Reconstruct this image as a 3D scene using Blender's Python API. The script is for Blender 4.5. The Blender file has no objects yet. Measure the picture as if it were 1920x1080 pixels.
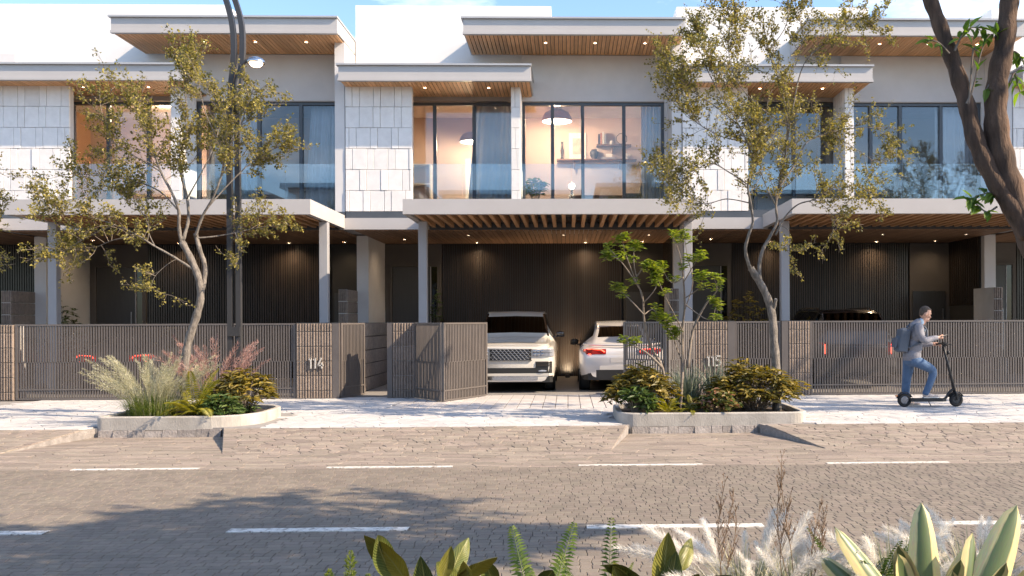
import bpy, bmesh, math, random
import numpy as np
from mathutils import Vector, Matrix
R = math.radians
random.seed(7)
rng = np.random.default_rng(7)
scene = bpy.context.scene
col = scene.collection

# ------------------------------------------------------------------ camera
cam_d = bpy.data.cameras.new("camera")
cam_d.lens = 31.875; cam_d.sensor_width = 36
cam_d.shift_x = -0.07787; cam_d.shift_y = 0.03167
cam_d.clip_start = 0.05; cam_d.clip_end = 2000
cam = bpy.data.objects.new("camera", cam_d); col.objects.link(cam)
cam.matrix_world = Matrix.Translation((0, 0, 1.6)) @ Matrix.Rotation(-R(1.5), 4, 'Z') @ Matrix.Rotation(R(90), 4, 'X') @ Matrix.Rotation(-R(0.26), 4, 'Z')
scene.camera = cam

# ------------------------------------------------------------------ sky and sun
LIGHT = Vector((-3.4, 1.0, -2.6)).normalized()
world = bpy.data.worlds.new("World"); scene.world = world; world.use_nodes = True
wn = world.node_tree; wn.nodes.clear()
w_out = wn.nodes.new('ShaderNodeOutputWorld'); w_bg = wn.nodes.new('ShaderNodeBackground')
w_sky = wn.nodes.new('ShaderNodeTexSky'); w_sky.sky_type = 'NISHITA'; w_sky.sun_disc = False
w_sky.sun_elevation = math.asin(-LIGHT.z); w_sky.sun_rotation = math.atan2(-LIGHT.x, -LIGHT.y)
w_sky.air_density = 1.0; w_sky.dust_density = .7; w_sky.ozone_density = 3.0
w_tc = wn.nodes.new('ShaderNodeTexCoord'); w_map = wn.nodes.new('ShaderNodeMapping'); w_map.inputs['Scale'].default_value = (1, 1, 3.2)
w_noise = wn.nodes.new('ShaderNodeTexNoise'); w_noise.inputs['Scale'].default_value = 3.1; w_noise.inputs['Detail'].default_value = 7; w_noise.inputs['Roughness'].default_value = .62
w_ramp = wn.nodes.new('ShaderNodeValToRGB'); w_ramp.color_ramp.elements[0].position = .50; w_ramp.color_ramp.elements[1].position = .86
w_mix = wn.nodes.new('ShaderNodeMixRGB'); w_mix.inputs['Color2'].default_value = (8.5, 8.6, 8.8, 1)
wn.links.new(w_tc.outputs['Generated'], w_map.inputs['Vector']); wn.links.new(w_map.outputs[0], w_noise.inputs['Vector'])
wn.links.new(w_noise.outputs['Fac'], w_ramp.inputs['Fac']); wn.links.new(w_ramp.outputs['Color'], w_mix.inputs['Fac'])
wn.links.new(w_sky.outputs[0], w_mix.inputs['Color1']); wn.links.new(w_mix.outputs[0], w_bg.inputs['Color'])
wn.links.new(w_bg.outputs[0], w_out.inputs['Surface'])
w_bg.inputs['Strength'].default_value = 0.15
sun_d = bpy.data.lights.new("sun", 'SUN'); sun_d.energy = 4.7; sun_d.angle = R(0.5); sun_d.color = (1.0, .80, .575)
sun = bpy.data.objects.new("sun", sun_d); col.objects.link(sun)
sun.rotation_euler = LIGHT.to_track_quat('-Z', 'Y').to_euler(); sun.location = (20, -12, 16)

scene.view_settings.view_transform = 'Standard'; scene.view_settings.look = 'None'
scene.view_settings.exposure = 1.15; scene.view_settings.gamma = 1.0; scene.view_settings.use_curve_mapping = False
try:
    scene.cycles.max_bounces = 8; scene.cycles.transparent_max_bounces = 16; scene.cycles.use_denoising = True
    scene.cycles.sample_clamp_indirect = 6
except Exception:
    pass

# ------------------------------------------------------------------ materials
M = {}
def nodes(name):
    m = bpy.data.materials.new(name); m.use_nodes = True; nt = m.node_tree
    b = nt.nodes['Principled BSDF']; M[name] = m
    return m, nt, b
def N(nt, t, **k):
    n = nt.nodes.new(t)
    for a, v in k.items():
        if a in n.inputs: n.inputs[a].default_value = v
        else: setattr(n, a, v)
    return n
def c4(c): return (c[0], c[1], c[2], 1)
def mat(name, c1, c2=None, rough=.6, metal=0., scale=3., stretch=(1, 1, 1), rnd=0., island=0., bump=0., bscale=40., spec=.5, detail=5., coat=0., pos=True, hue=0.):
    """plain surface: two tones mixed by noise, per-object or per-island tone shift, fine bump"""
    m, nt, b = nodes(name); L = nt.links
    c2 = c2 or tuple(x * .86 for x in c1)
    vec = N(nt, 'ShaderNodeNewGeometry').outputs['Position'] if pos else N(nt, 'ShaderNodeTexCoord').outputs['Object']
    mp = N(nt, 'ShaderNodeMapping'); mp.inputs['Scale'].default_value = stretch; L.new(vec, mp.inputs['Vector'])
    nz = N(nt, 'ShaderNodeTexNoise', Scale=scale, Detail=detail, Roughness=.6); L.new(mp.outputs[0], nz.inputs['Vector'])
    rp = N(nt, 'ShaderNodeMapRange'); rp.inputs[1].default_value = .3; rp.inputs[2].default_value = .7; L.new(nz.outputs['Fac'], rp.inputs[0])
    mx = N(nt, 'ShaderNodeMixRGB', Color1=c4(c1), Color2=c4(c2)); L.new(rp.outputs[0], mx.inputs['Fac'])
    out = mx.outputs[0]
    if rnd or island:
        src = N(nt, 'ShaderNodeObjectInfo').outputs['Random'] if rnd else N(nt, 'ShaderNodeNewGeometry').outputs['Random Per Island']
        a = rnd or island
        mr = N(nt, 'ShaderNodeMapRange'); mr.inputs[3].default_value = 1 - a; mr.inputs[4].default_value = 1 + a; L.new(src, mr.inputs[0])
        hs = N(nt, 'ShaderNodeHueSaturation'); L.new(out, hs.inputs['Color']); L.new(mr.outputs[0], hs.inputs['Value'])
        if hue:
            wn_ = N(nt, 'ShaderNodeTexWhiteNoise', noise_dimensions='1D'); L.new(src, wn_.inputs['W'])
            mh = N(nt, 'ShaderNodeMapRange'); mh.inputs[3].default_value = .5 - hue; mh.inputs[4].default_value = .5 + hue
            L.new(wn_.outputs['Value'], mh.inputs[0]); L.new(mh.outputs[0], hs.inputs['Hue'])
        out = hs.outputs[0]
    L.new(out, b.inputs['Base Color'])
    b.inputs['Roughness'].default_value = rough; b.inputs['Metallic'].default_value = metal
    b.inputs['Specular IOR Level'].default_value = spec
    if coat: b.inputs['Coat Weight'].default_value = coat; b.inputs['Coat Roughness'].default_value = .03
    if bump:
        n2 = N(nt, 'ShaderNodeTexNoise', Scale=bscale, Detail=6., Roughness=.65); L.new(mp.outputs[0], n2.inputs['Vector'])
        bp = N(nt, 'ShaderNodeBump', Strength=bump, Distance=.02); L.new(n2.outputs['Fac'], bp.inputs['Height']); L.new(bp.outputs[0], b.inputs['Normal'])
    return m
def wood(name, c1, c2, rnd=.2, axis=1, rough=.55):
    """planks running along one axis with grain streaks"""
    m, nt, b = nodes(name); L = nt.links
    g = N(nt, 'ShaderNodeNewGeometry'); oi = N(nt, 'ShaderNodeObjectInfo')
    ad = N(nt, 'ShaderNodeVectorMath', operation='ADD'); L.new(g.outputs['Position'], ad.inputs[0])
    sc = N(nt, 'ShaderNodeMath', operation='MULTIPLY'); sc.inputs[1].default_value = 37.; L.new(oi.outputs['Random'], sc.inputs[0]); L.new(sc.outputs[0], ad.inputs[1])
    mp = N(nt, 'ShaderNodeMapping'); s = [28., 28., 28.]; s[axis] = 1.6; mp.inputs['Scale'].default_value = s; L.new(ad.outputs[0], mp.inputs['Vector'])
    nz = N(nt, 'ShaderNodeTexNoise', Scale=1., Detail=5., Roughness=.6, Distortion=.6); L.new(mp.outputs[0], nz.inputs['Vector'])
    rp = N(nt, 'ShaderNodeMapRange'); rp.inputs[1].default_value = .34; rp.inputs[2].default_value = .66; L.new(nz.outputs['Fac'], rp.inputs[0])
    mx = N(nt, 'ShaderNodeMixRGB', Color1=c4(c1), Color2=c4(c2)); L.new(rp.outputs[0], mx.inputs['Fac'])
    mr = N(nt, 'ShaderNodeMapRange'); mr.inputs[3].default_value = 1 - rnd; mr.inputs[4].default_value = 1 + rnd; L.new(oi.outputs['Random'], mr.inputs[0])
    hs = N(nt, 'ShaderNodeHueSaturation'); L.new(mx.outputs[0], hs.inputs['Color']); L.new(mr.outputs[0], hs.inputs['Value'])
    L.new(hs.outputs[0], b.inputs['Base Color']); b.inputs['Roughness'].default_value = rough
    bp = N(nt, 'ShaderNodeBump', Strength=.25, Distance=.004); L.new(nz.outputs['Fac'], bp.inputs['Height']); L.new(bp.outputs[0], b.inputs['Normal'])
    return m
def leafmat(name, ca, cb, cc, trans=.35, rough=.45, scale=2.):
    """foliage: tone by leaf (island), some light through the blade"""
    m, nt, b = nodes(name); L = nt.links
    g = N(nt, 'ShaderNodeNewGeometry')
    rp = N(nt, 'ShaderNodeValToRGB'); e = rp.color_ramp.elements
    e[0].color = c4(ca); e[0].position = .0; e[1].color = c4(cc); e[1].position = 1.
    k = e.new(.5); k.color = c4(cb); L.new(g.outputs['Random Per Island'], rp.inputs['Fac'])
    nz = N(nt, 'ShaderNodeTexNoise', Scale=scale, Detail=3.); L.new(g.outputs['Position'], nz.inputs['Vector'])
    mr = N(nt, 'ShaderNodeMapRange'); mr.inputs[1].default_value = .3; mr.inputs[2].default_value = .7; mr.inputs[3].default_value = .75; mr.inputs[4].default_value = 1.2; L.new(nz.outputs['Fac'], mr.inputs[0])
    hs = N(nt, 'ShaderNodeHueSaturation'); L.new(rp.outputs[0], hs.inputs['Color']); L.new(mr.outputs[0], hs.inputs['Value'])
    L.new(hs.outputs[0], b.inputs['Base Color']); b.inputs['Roughness'].default_value = rough; b.inputs['Specular IOR Level'].default_value = .35
    tr = N(nt, 'ShaderNodeBsdfTranslucent'); h2 = N(nt, 'ShaderNodeHueSaturation', Value=1.25, Saturation=1.15); L.new(hs.outputs[0], h2.inputs['Color']); L.new(h2.outputs[0], tr.inputs['Color'])
    ms = N(nt, 'ShaderNodeMixShader'); ms.inputs[0].default_value = trans
    L.new(b.outputs[0], ms.inputs[1]); L.new(tr.outputs[0], ms.inputs[2]); L.new(ms.outputs[0], nt.nodes['Material Output'].inputs['Surface'])
    return m
def glass(name, tint, ior, rough=0.):
    m, nt, b = nodes(name); L = nt.links; nt.nodes.remove(b)
    t = N(nt, 'ShaderNodeBsdfTransparent', Color=c4(tint)); gl = N(nt, 'ShaderNodeBsdfGlossy', Color=(.93, .97, 1, 1), Roughness=rough)
    fr = N(nt, 'ShaderNodeFresnel', IOR=ior); ms = N(nt, 'ShaderNodeMixShader')
    L.new(fr.outputs[0], ms.inputs[0]); L.new(t.outputs[0], ms.inputs[1]); L.new(gl.outputs[0], ms.inputs[2]); L.new(ms.outputs[0], nt.nodes['Material Output'].inputs['Surface'])
    return m
def emit(name, c, s, base=(.8, .8, .8)):
    m, nt, b = nodes(name); b.inputs['Base Color'].default_value = c4(base)
    b.inputs['Emission Color'].default_value = c4(c); b.inputs['Emission Strength'].default_value = s
    return m

mat('stucco_white', (.80, .78, .75), (.76, .74, .71), .85, scale=1.2, bump=.08, bscale=60)
mat('stucco_grey', (.66, .635, .625), (.60, .575, .565), .85, scale=1.6, bump=.1, bscale=50)
mat('plaster_beige', (.42, .37, .33), (.38, .33, .3), .8, scale=2.)
mat('fascia_grey', (.47, .45, .44), (.44, .42, .41), .45, scale=1.5, spec=.4)
mat('fascia_cap', (.40, .41, .43), (.37, .38, .4), .4, scale=1.5)
mat('post_metal', (.36, .36, .38), (.33, .33, .35), .38, scale=2., spec=.5)
mat('dark_metal', (.055, .057, .062), (.045, .047, .05), .4, scale=2.)
mat('frame_metal', (.075, .085, .10), (.06, .07, .085), .35, scale=2.)
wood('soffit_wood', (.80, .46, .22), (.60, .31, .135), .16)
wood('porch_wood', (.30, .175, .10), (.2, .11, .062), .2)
wood('louver_wood', (.52, .30, .15), (.36, .19, .09), .15)
wood('soffit_back', (.05, .03, .02), (.04, .025, .015), .0)
mat('stone_tile', (.82, .79, .765), (.72, .69, .665), .8, scale=5., rnd=.05, bump=.25, bscale=30, detail=8)
mat('stone_grout', (.58, .555, .54), None, .9)
mat('fluted_stone', (.27, .215, .175), (.17, .135, .115), .85, scale=14., rnd=.12, bump=.6, bscale=70, detail=8)
mat('fence_metal', (.155, .136, .127), (.134, .118, .11), .42, metal=.25, scale=3., rnd=.05)
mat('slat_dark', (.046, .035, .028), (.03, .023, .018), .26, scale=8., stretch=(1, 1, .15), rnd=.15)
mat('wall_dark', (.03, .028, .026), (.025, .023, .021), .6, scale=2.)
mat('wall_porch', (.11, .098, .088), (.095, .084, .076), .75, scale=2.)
mat('door_dark', (.05, .05, .05), (.04, .04, .04), .4, scale=4., stretch=(8, 8, .4))
mat('concrete', (.46, .435, .40), (.29, .27, .245), .9, scale=3.5, stretch=(1, 1, .5), bump=.4, bscale=45, detail=12)
mat('kerb_stone', (.34, .31, .29), (.21, .19, .18), .95, scale=9., rnd=.15, bump=.9, bscale=30)
mat('soil', (.055, .038, .025), (.025, .018, .012), .95, scale=20., bump=.8, bscale=30)
mat('joint_dark', (.125, .105, .088), (.10, .085, .07), .95, scale=6.)
mat('joint_light', (.27, .255, .245), (.22, .21, .2), .95, scale=6.)
mat('sett', (.195, .164, .133), (.15, .127, .104), .8, scale=2.5, island=.12, bump=.22, bscale=90, detail=8, hue=.01)
mat('sett_piece', (.195, .164, .133), (.15, .127, .104), .8, scale=2.5, rnd=.12, bump=.22, bscale=90, detail=8, hue=.01)
mat('ledge', (.31, .257, .212), (.20, .168, .14), .85, scale=4., stretch=(.5, 5, 1), island=.17, bump=.7, bscale=25, detail=9, hue=.012)
mat('ledge_piece', (.31, .257, .212), (.20, .168, .14), .85, scale=4., stretch=(.5, 5, 1), rnd=.17, bump=.7, bscale=25, detail=9, hue=.012)
mat('paver', (.50, .485, .475), (.40, .39, .385), .8, scale=5., island=.09, bump=.4, bscale=40, detail=8)
mat('paver_piece', (.50, .485, .475), (.40, .39, .385), .8, scale=5., rnd=.09, bump=.4, bscale=40, detail=8)
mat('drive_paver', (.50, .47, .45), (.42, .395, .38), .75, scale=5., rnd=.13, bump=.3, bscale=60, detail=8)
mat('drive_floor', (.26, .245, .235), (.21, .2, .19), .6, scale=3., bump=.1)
mat('paint_white', (.80, .79, .76), (.62, .61, .58), .75, scale=18., bump=.3, bscale=80, detail=8)
def worn_paint():
    m, nt, b = nodes('paint_worn'); L = nt.links; g_ = N(nt, 'ShaderNodeNewGeometry')
    nz = N(nt, 'ShaderNodeTexNoise', Scale=14., Detail=10., Roughness=.75); L.new(g_.outputs['Position'], nz.inputs['Vector'])
    rp = N(nt, 'ShaderNodeMapRange'); rp.inputs[1].default_value = .40; rp.inputs[2].default_value = .50; L.new(nz.outputs['Fac'], rp.inputs[0])
    n2 = N(nt, 'ShaderNodeTexNoise', Scale=60., Detail=6.); L.new(g_.outputs['Position'], n2.inputs['Vector'])
    c = N(nt, 'ShaderNodeMixRGB', Color1=(.50, .48, .44, 1), Color2=(.74, .72, .68, 1)); L.new(n2.outputs['Fac'], c.inputs['Fac'])
    mx = N(nt, 'ShaderNodeMixRGB', Color1=(.2, .175, .15, 1)); L.new(c.outputs[0], mx.inputs['Color2']); L.new(rp.outputs[0], mx.inputs['Fac'])
    L.new(mx.outputs[0], b.inputs['Base Color']); b.inputs['Roughness'].default_value = .8
worn_paint()
mat('verge', (.09, .08, .05), (.05, .05, .03), .95, scale=5., bump=.6)
mat('interior_wall', (.60, .47, .40), (.57, .45, .38), .85, scale=1.)
mat('interior_warm', (.50, .31, .18), (.46, .285, .165), .85, scale=1.)
mat('interior_floor', (.20, .12, .07), (.15, .09, .05), .5, scale=4., stretch=(1, 8, 1))
mat('interior_ceiling', (.7, .66, .62), None, .9)
mat('curtain', (.62, .60, .60), (.56, .55, .55), .9, scale=3.)
mat('furniture_wood', (.19, .10, .055), (.13, .07, .035), .5, scale=6., stretch=(1, 6, 1))
mat('furniture_dark', (.035, .03, .03), None, .5)
mat('ivory', (.78, .74, .68), None, .6)
mat('terracotta', (.45, .2, .12), None, .7)
mat('blue_cloth', (.12, .3, .4), None, .9)
mat('picture_print', (.62, .55, .46), (.35, .3, .26), .8, scale=5.)
mat('dusty_pink', (.34, .22, .24), None, .5)
glass('window_glass', (.93, .95, .97), 1.65)
glass('balustrade_glass', (.90, .95, .98), 1.75)
glass('car_glass', (.055, .055, .06), 1.5)
emit('lamp_warm', (1., .74, .45), 10.)
emit('bulb_warm', (1., .78, .52), 9.)
emit('street_bulb', (1., .70, .42), 5.)
emit('tail_red', (1., .06, .03), 3.5, (.5, .02, .02))
mat('tail_lens', (.35, .012, .012), (.28, .01, .01), .15, coat=.5)
mat('paint_pearl', (.56, .53, .48), (.54, .51, .465), .28, scale=1., coat=1.)
mat('paint_silver', (.60, .575, .56), (.58, .555, .54), .26, metal=.15, scale=1., coat=1.)
mat('paint_black', (.015, .015, .017), None, .22, coat=1., scale=1.)
mat('paint_bronze', (.075, .062, .052), None, .25, metal=.4, coat=1., scale=1.)
mat('plastic_black', (.018, .018, .019), None, .5, scale=3.)
mat('grille_metal', (.16, .17, .19), None, .3, metal=.6)
mat('chrome', (.62, .63, .65), None, .15, metal=1.)
mat('rubber', (.014, .014, .014), (.02, .02, .02), .8, scale=20.)
mat('rim_metal', (.33, .33, .35), None, .3, metal=.8)
mat('lamp_lens', (.30, .32, .36), (.2, .21, .24), .12, coat=.8, scale=30.)
mat('bark_grey', (.27, .24, .21), (.075, .066, .057), .95, scale=26., stretch=(1, 1, .35), bump=1., bscale=34, detail=12)
mat('bark_brown', (.17, .105, .07), (.05, .034, .026), .95, scale=20., stretch=(1, 1, .22), bump=1., bscale=30, detail=12)
mat('twig', (.24, .20, .165), (.14, .115, .09), .9, scale=9.)
leafmat('leaf_olive', (.08, .085, .03), (.24, .21, .055), (.47, .39, .11), .38)
leafmat('leaf_canopy', (.07, .13, .025), (.12, .20, .03), (.20, .30, .05), .45)
leafmat('leaf_lime', (.11, .17, .03), (.20, .25, .04), (.31, .34, .06), .42)
leafmat('leaf_gold', (.075, .075, .022), (.17, .14, .03), (.34, .25, .05), .3, scale=6.)
leafmat('leaf_dark', (.04, .075, .025), (.075, .125, .035), (.15, .20, .05), .3)
leafmat('leaf_pink', (.06, .10, .03), (.16, .17, .04), (.42, .2, .15), .3)
leafmat('leaf_grey', (.09, .12, .085), (.16, .19, .14), (.28, .31, .24), .25)
leafmat('frond_yellow', (.16, .17, .02), (.27, .25, .025), (.38, .33, .04), .4)
leafmat('frond_green', (.045, .085, .018), (.09, .14, .025), (.17, .21, .04), .35)
leafmat('blade_green', (.08, .13, .025), (.15, .20, .04), (.25, .28, .07), .35)
leafmat('blade_pale', (.20, .22, .12), (.33, .33, .20), (.48, .45, .30), .35)
leafmat('plume_cream', (.30, .30, .18), (.45, .43, .29), (.62, .59, .45), .4)
leafmat('plume_white', (.70, .66, .60), (.78, .75, .70), (.86, .84, .80), .45)
leafmat('plume_pink', (.30, .17, .15), (.40, .24, .21), (.52, .35, .30), .4)
leafmat('plume_tan', (.19, .125, .085), (.27, .185, .12), (.35, .25, .17), .3)
mat('wool_grey', (.24, .24, .27), (.20, .2, .23), .95, scale=30., bump=.2, bscale=200)
mat('denim', (.06, .11, .20), (.10, .165, .28), .9, scale=9., bump=.2, bscale=200)
mat('pack_cloth', (.10, .12, .155), (.08, .1, .13), .8, scale=12.)
mat('shirt_blue', (.35, .48, .62), None, .9)
mat('skin', (.56, .33, .235), (.5, .28, .2), .5, scale=14.)
mat('hair', (.085, .06, .042), (.05, .036, .027), .7, scale=60.)
mat('shoe', (.62, .52, .46), (.5, .41, .36), .8, scale=20.)
mat('amber', (.6, .16, .03), None, .3)
mat('number_metal', (.66, .62, .56), None, .4, metal=.2)

# agave: cream edges and a green middle, a pattern of the leaf itself (object space x across, runs in width units)
def agave_mat():
    m, nt, b = nodes('agave'); L = nt.links
    uv = N(nt, 'ShaderNodeUVMap'); sx = N(nt, 'ShaderNodeSeparateXYZ'); L.new(uv.outputs[0], sx.inputs[0])
    a = N(nt, 'ShaderNodeMath', operation='SUBTRACT'); a.inputs[1].default_value = .5; L.new(sx.outputs[0], a.inputs[0])
    ab = N(nt, 'ShaderNodeMath', operation='ABSOLUTE'); L.new(a.outputs[0], ab.inputs[0])
    nz = N(nt, 'ShaderNodeTexNoise', Scale=9., Detail=4.); mp = N(nt, 'ShaderNodeMapping'); mp.inputs['Scale'].default_value = (1, .35, 1); L.new(uv.outputs[0], mp.inputs['Vector']); L.new(mp.outputs[0], nz.inputs['Vector'])
    ad = N(nt, 'ShaderNodeMath', operation='MULTIPLY_ADD'); ad.inputs[1].default_value = .16; L.new(nz.outputs['Fac'], ad.inputs[0]); L.new(ab.outputs[0], ad.inputs[2])
    rp = N(nt, 'ShaderNodeValToRGB'); rp.color_ramp.elements[0].position = .30; rp.color_ramp.elements[0].color = (.10, .14, .06, 1); rp.color_ramp.elements[1].position = .36; rp.color_ramp.elements[1].color = (.62, .53, .25, 1)
    L.new(ad.outputs[0], rp.inputs['Fac'])
    n2 = N(nt, 'ShaderNodeTexNoise', Scale=55., Detail=4.); L.new(mp.outputs[0], n2.inputs['Vector'])
    mx = N(nt, 'ShaderNodeMixRGB', blend_type='MULTIPLY', Fac=.5); L.new(rp.outputs[0], mx.inputs['Color1']); L.new(n2.outputs['Color'], mx.inputs['Color2'])
    hs = N(nt, 'ShaderNodeHueSaturation', Value=1.35); L.new(mx.outputs[0], hs.inputs['Color'])
    L.new(hs.outputs[0], b.inputs['Base Color']); b.inputs['Roughness'].default_value = .42
agave_mat()
# broad leaf: lighter midrib and side veins along the blade's own uv
def broad_mat(name, ca, cb, vein):
    m, nt, b = nodes(name); L = nt.links
    uv = N(nt, 'ShaderNodeUVMap'); sx = N(nt, 'ShaderNodeSeparateXYZ'); L.new(uv.outputs[0], sx.inputs[0])
    a = N(nt, 'ShaderNodeMath', operation='SUBTRACT'); a.inputs[1].default_value = .5; L.new(sx.outputs[0], a.inputs[0])
    ab = N(nt, 'ShaderNodeMath', operation='ABSOLUTE'); L.new(a.outputs[0], ab.inputs[0])
    # chevron veins
    v = N(nt, 'ShaderNodeMath', operation='MULTIPLY_ADD'); v.inputs[1].default_value = -.55; L.new(ab.outputs[0], v.inputs[0]); L.new(sx.outputs[1], v.inputs[2])
    w = N(nt, 'ShaderNodeMath', operation='MULTIPLY'); w.inputs[1].default_value = 95.; L.new(v.outputs[0], w.inputs[0])
    s = N(nt, 'ShaderNodeMath', operation='SINE'); L.new(w.outputs[0], s.inputs[0])
    nz = N(nt, 'ShaderNodeTexNoise', Scale=4., Detail=4.); L.new(uv.outputs[0], nz.inputs['Vector'])
    oi = N(nt, 'ShaderNodeObjectInfo')
    f = N(nt, 'ShaderNodeMath', operation='ADD'); L.new(nz.outputs['Fac'], f.inputs[0]); 
    o2 = N(nt, 'ShaderNodeMapRange'); o2.inputs[3].default_value = -.45; o2.inputs[4].default_value = .45; L.new(oi.outputs['Random'], o2.inputs[0]); L.new(o2.outputs[0], f.inputs[1])
    mx = N(nt, 'ShaderNodeMixRGB', Color1=c4(ca), Color2=c4(cb)); L.new(f.outputs[0], mx.inputs['Fac'])
    vm = N(nt, 'ShaderNodeMapRange'); vm.inputs[1].default_value = .5; vm.inputs[2].default_value = 1.; vm.inputs[3].default_value = 0; vm.inputs[4].default_value = .3; L.new(s.outputs[0], vm.inputs[0])
    m2 = N(nt, 'ShaderNodeMixRGB', Color2=c4(vein)); L.new(vm.outputs[0], m2.inputs['Fac']); L.new(mx.outputs[0], m2.inputs['Color1'])
    rb = N(nt, 'ShaderNodeMath', operation='LESS_THAN'); rb.inputs[1].default_value = .03; L.new(ab.outputs[0], rb.inputs[0])
    m3 = N(nt, 'ShaderNodeMixRGB', Color2=c4(vein)); L.new(rb.outputs[0], m3.inputs['Fac']); L.new(m2.outputs[0], m3.inputs['Color1'])
    L.new(m3.outputs[0], b.inputs['Base Color']); b.inputs['Roughness'].default_value = .33
    bp = N(nt, 'ShaderNodeBump', Strength=.35, Distance=.004); L.new(s.outputs[0], bp.inputs['Height']); L.new(bp.outputs[0], b.inputs['Normal'])
    tr = N(nt, 'ShaderNodeBsdfTranslucent'); L.new(m3.outputs[0], tr.inputs['Color']); ms = N(nt, 'ShaderNodeMixShader'); ms.inputs[0].default_value = .3
    L.new(b.outputs[0], ms.inputs[1]); L.new(tr.outputs[0], ms.inputs[2]); L.new(ms.outputs[0], nt.nodes['Material Output'].inputs['Surface'])
broad_mat('broad_leaf', (.045, .10, .035), (.34, .31, .06), (.36, .35, .12))

# ------------------------------------------------------------------ mesh helpers
class MB:
    """collects shapes into one mesh"""
    def __init__(s): s.v = []; s.f = []; s.m = []; s.uv = None
    def add(s, v, f, mi=0):
        o = len(s.v); s.v.extend([tuple(p) for p in v]); s.f.extend([tuple(i + o for i in q) for q in f]); s.m.extend([mi] * len(f)); return s
    def box(s, c, d, mi=0, rot=None):
        x, y, z = d[0] / 2, d[1] / 2, d[2] / 2
        v = [Vector((a * x, b * y, e * z)) for e in (-1, 1) for b in (-1, 1) for a in (-1, 1)]
        if rot is not None: v = [rot @ p for p in v]
        v = [p + Vector(c) for p in v]
        return s.add(v, [(0, 2, 3, 1), (4, 5, 7, 6), (0, 1, 5, 4), (2, 6, 7, 3), (0, 4, 6, 2), (1, 3, 7, 5)], mi)
    def bb(s, x0, x1, y0, y1, z0, z1, mi=0): return s.box(((x0 + x1) / 2, (y0 + y1) / 2, (z0 + z1) / 2), (x1 - x0, y1 - y0, z1 - z0), mi)
    def tube(s, pts, rad, n=8, mi=0, cap=True, wob=0., flat=None):
        pts = [Vector(p) for p in pts]; k = len(pts)
        if not hasattr(rad, '__len__'): rad = [rad] * k
        up = Vector((0.13, .97, .21)); vs = []; prev = None
        for i, p in enumerate(pts):
            t = (pts[min(i + 1, k - 1)] - pts[max(i - 1, 0)]).normalized()
            a = (prev - t * prev.dot(t)) if prev is not None else t.cross(up)
            if a.length < 1e-5: a = t.orthogonal()
            a.normalize(); prev = a; b = t.cross(a)
            for j in range(n):
                th = 2 * math.pi * j / n; r = rad[i] * (1 + (random.uniform(-wob, wob) if wob else 0))
                vs.append(p + a * (math.cos(th) * r) + b * (math.sin(th) * r * (flat or 1)))
        fs = [(i * n + j, i * n + (j + 1) % n, (i + 1) * n + (j + 1) % n, (i + 1) * n + j) for i in range(k - 1) for j in range(n)]
        if cap: fs += [tuple(reversed(range(n))), tuple(range((k - 1) * n, k * n))]
        return s.add(vs, fs, mi)
    def lathe(s, prof, n=24, axis='Z', c=(0, 0, 0), mi=0, cap=True):
        vs = []
        for r, h in prof:
            for j in range(n):
                a = 2 * math.pi * j / n; x, y = r * math.cos(a), r * math.sin(a)
                p = {'Z': (x, y, h), 'Y': (x, h, y), 'X': (h, x, y)}[axis]
                vs.append((p[0] + c[0], p[1] + c[1], p[2] + c[2]))
        k = len(prof)
        fs = [(i * n + j, i * n + (j + 1) % n, (i + 1) * n + (j + 1) % n, (i + 1) * n + j) for i in range(k - 1) for j in range(n)]
        if cap: fs += [tuple(range(n)), tuple(range((k - 1) * n, k * n))]
        return s.add(vs, fs, mi)
    def prism(s, poly, z0, z1, mi=0):
        n = len(poly)
        v = [(p[0], p[1], z0) for p in poly] + [(p[0], p[1], z1) for p in poly]
        f = [tuple(reversed(range(n))), tuple(range(n, 2 * n))] + [(i, (i + 1) % n, n + (i + 1) % n, n + i) for i in range(n)]
        return s.add(v, f, mi)
    def ball(s, c, r, sc=(1, 1, 1), n=12, m=8, mi=0, rot=None):
        vs = []; c = Vector(c)
        for i in range(m + 1):
            th = math.pi * i / m
            for j in range(n):
                a = 2 * math.pi * j / n
                p = Vector((math.sin(th) * math.cos(a) * sc[0], math.sin(th) * math.sin(a) * sc[1], math.cos(th) * sc[2])) * r
                vs.append((rot @ p if rot is not None else p) + c)
        fs = [(i * n + j, i * n + (j + 1) % n, (i + 1) * n + (j + 1) % n, (i + 1) * n + j) for i in range(m) for j in range(n)]
        return s.add(vs, fs, mi)
    def mesh(s, name, mats, smooth=False, shift=None):
        v = s.v
        if shift is not None: v = [(p[0] - shift[0], p[1] - shift[1], p[2] - shift[2]) for p in v]
        me = bpy.data.meshes.new(name); me.from_pydata(v, [], s.f)
        for m in (mats if isinstance(mats, (list, tuple)) else [mats]): me.materials.append(M[m])
        if any(s.m): me.polygons.foreach_set('material_index', s.m)
        if smooth: me.polygons.foreach_set('use_smooth', [True] * len(me.polygons))
        if s.uv is not None:
            ul = me.uv_layers.new(name='UVMap')
            li = np.zeros(len(me.loops), dtype=np.int32); me.loops.foreach_get('vertex_index', li)
            ul.data.foreach_set('uv', np.asarray(s.uv, dtype=np.float32)[li].ravel())
        me.update(); return me
def recalc(me):
    bm = bmesh.new(); bm.from_mesh(me); bmesh.ops.remove_doubles(bm, verts=bm.verts, dist=1e-5); bmesh.ops.recalc_face_normals(bm, faces=bm.faces); bm.to_mesh(me); bm.free(); return me
def link(name, data, parent=None, loc=(0, 0, 0), rot=None):
    o = bpy.data.objects.new(name, data); col.objects.link(o); o.location = loc
    if rot is not None: o.rotation_euler = rot
    if parent is not None: o.parent = parent
    return o
def tag(o, label, cat, group=None):
    o['label'] = label; o['category'] = cat
    if group: o['group'] = group
    return o
def struct(o): o['kind'] = 'structure'; return o
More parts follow.
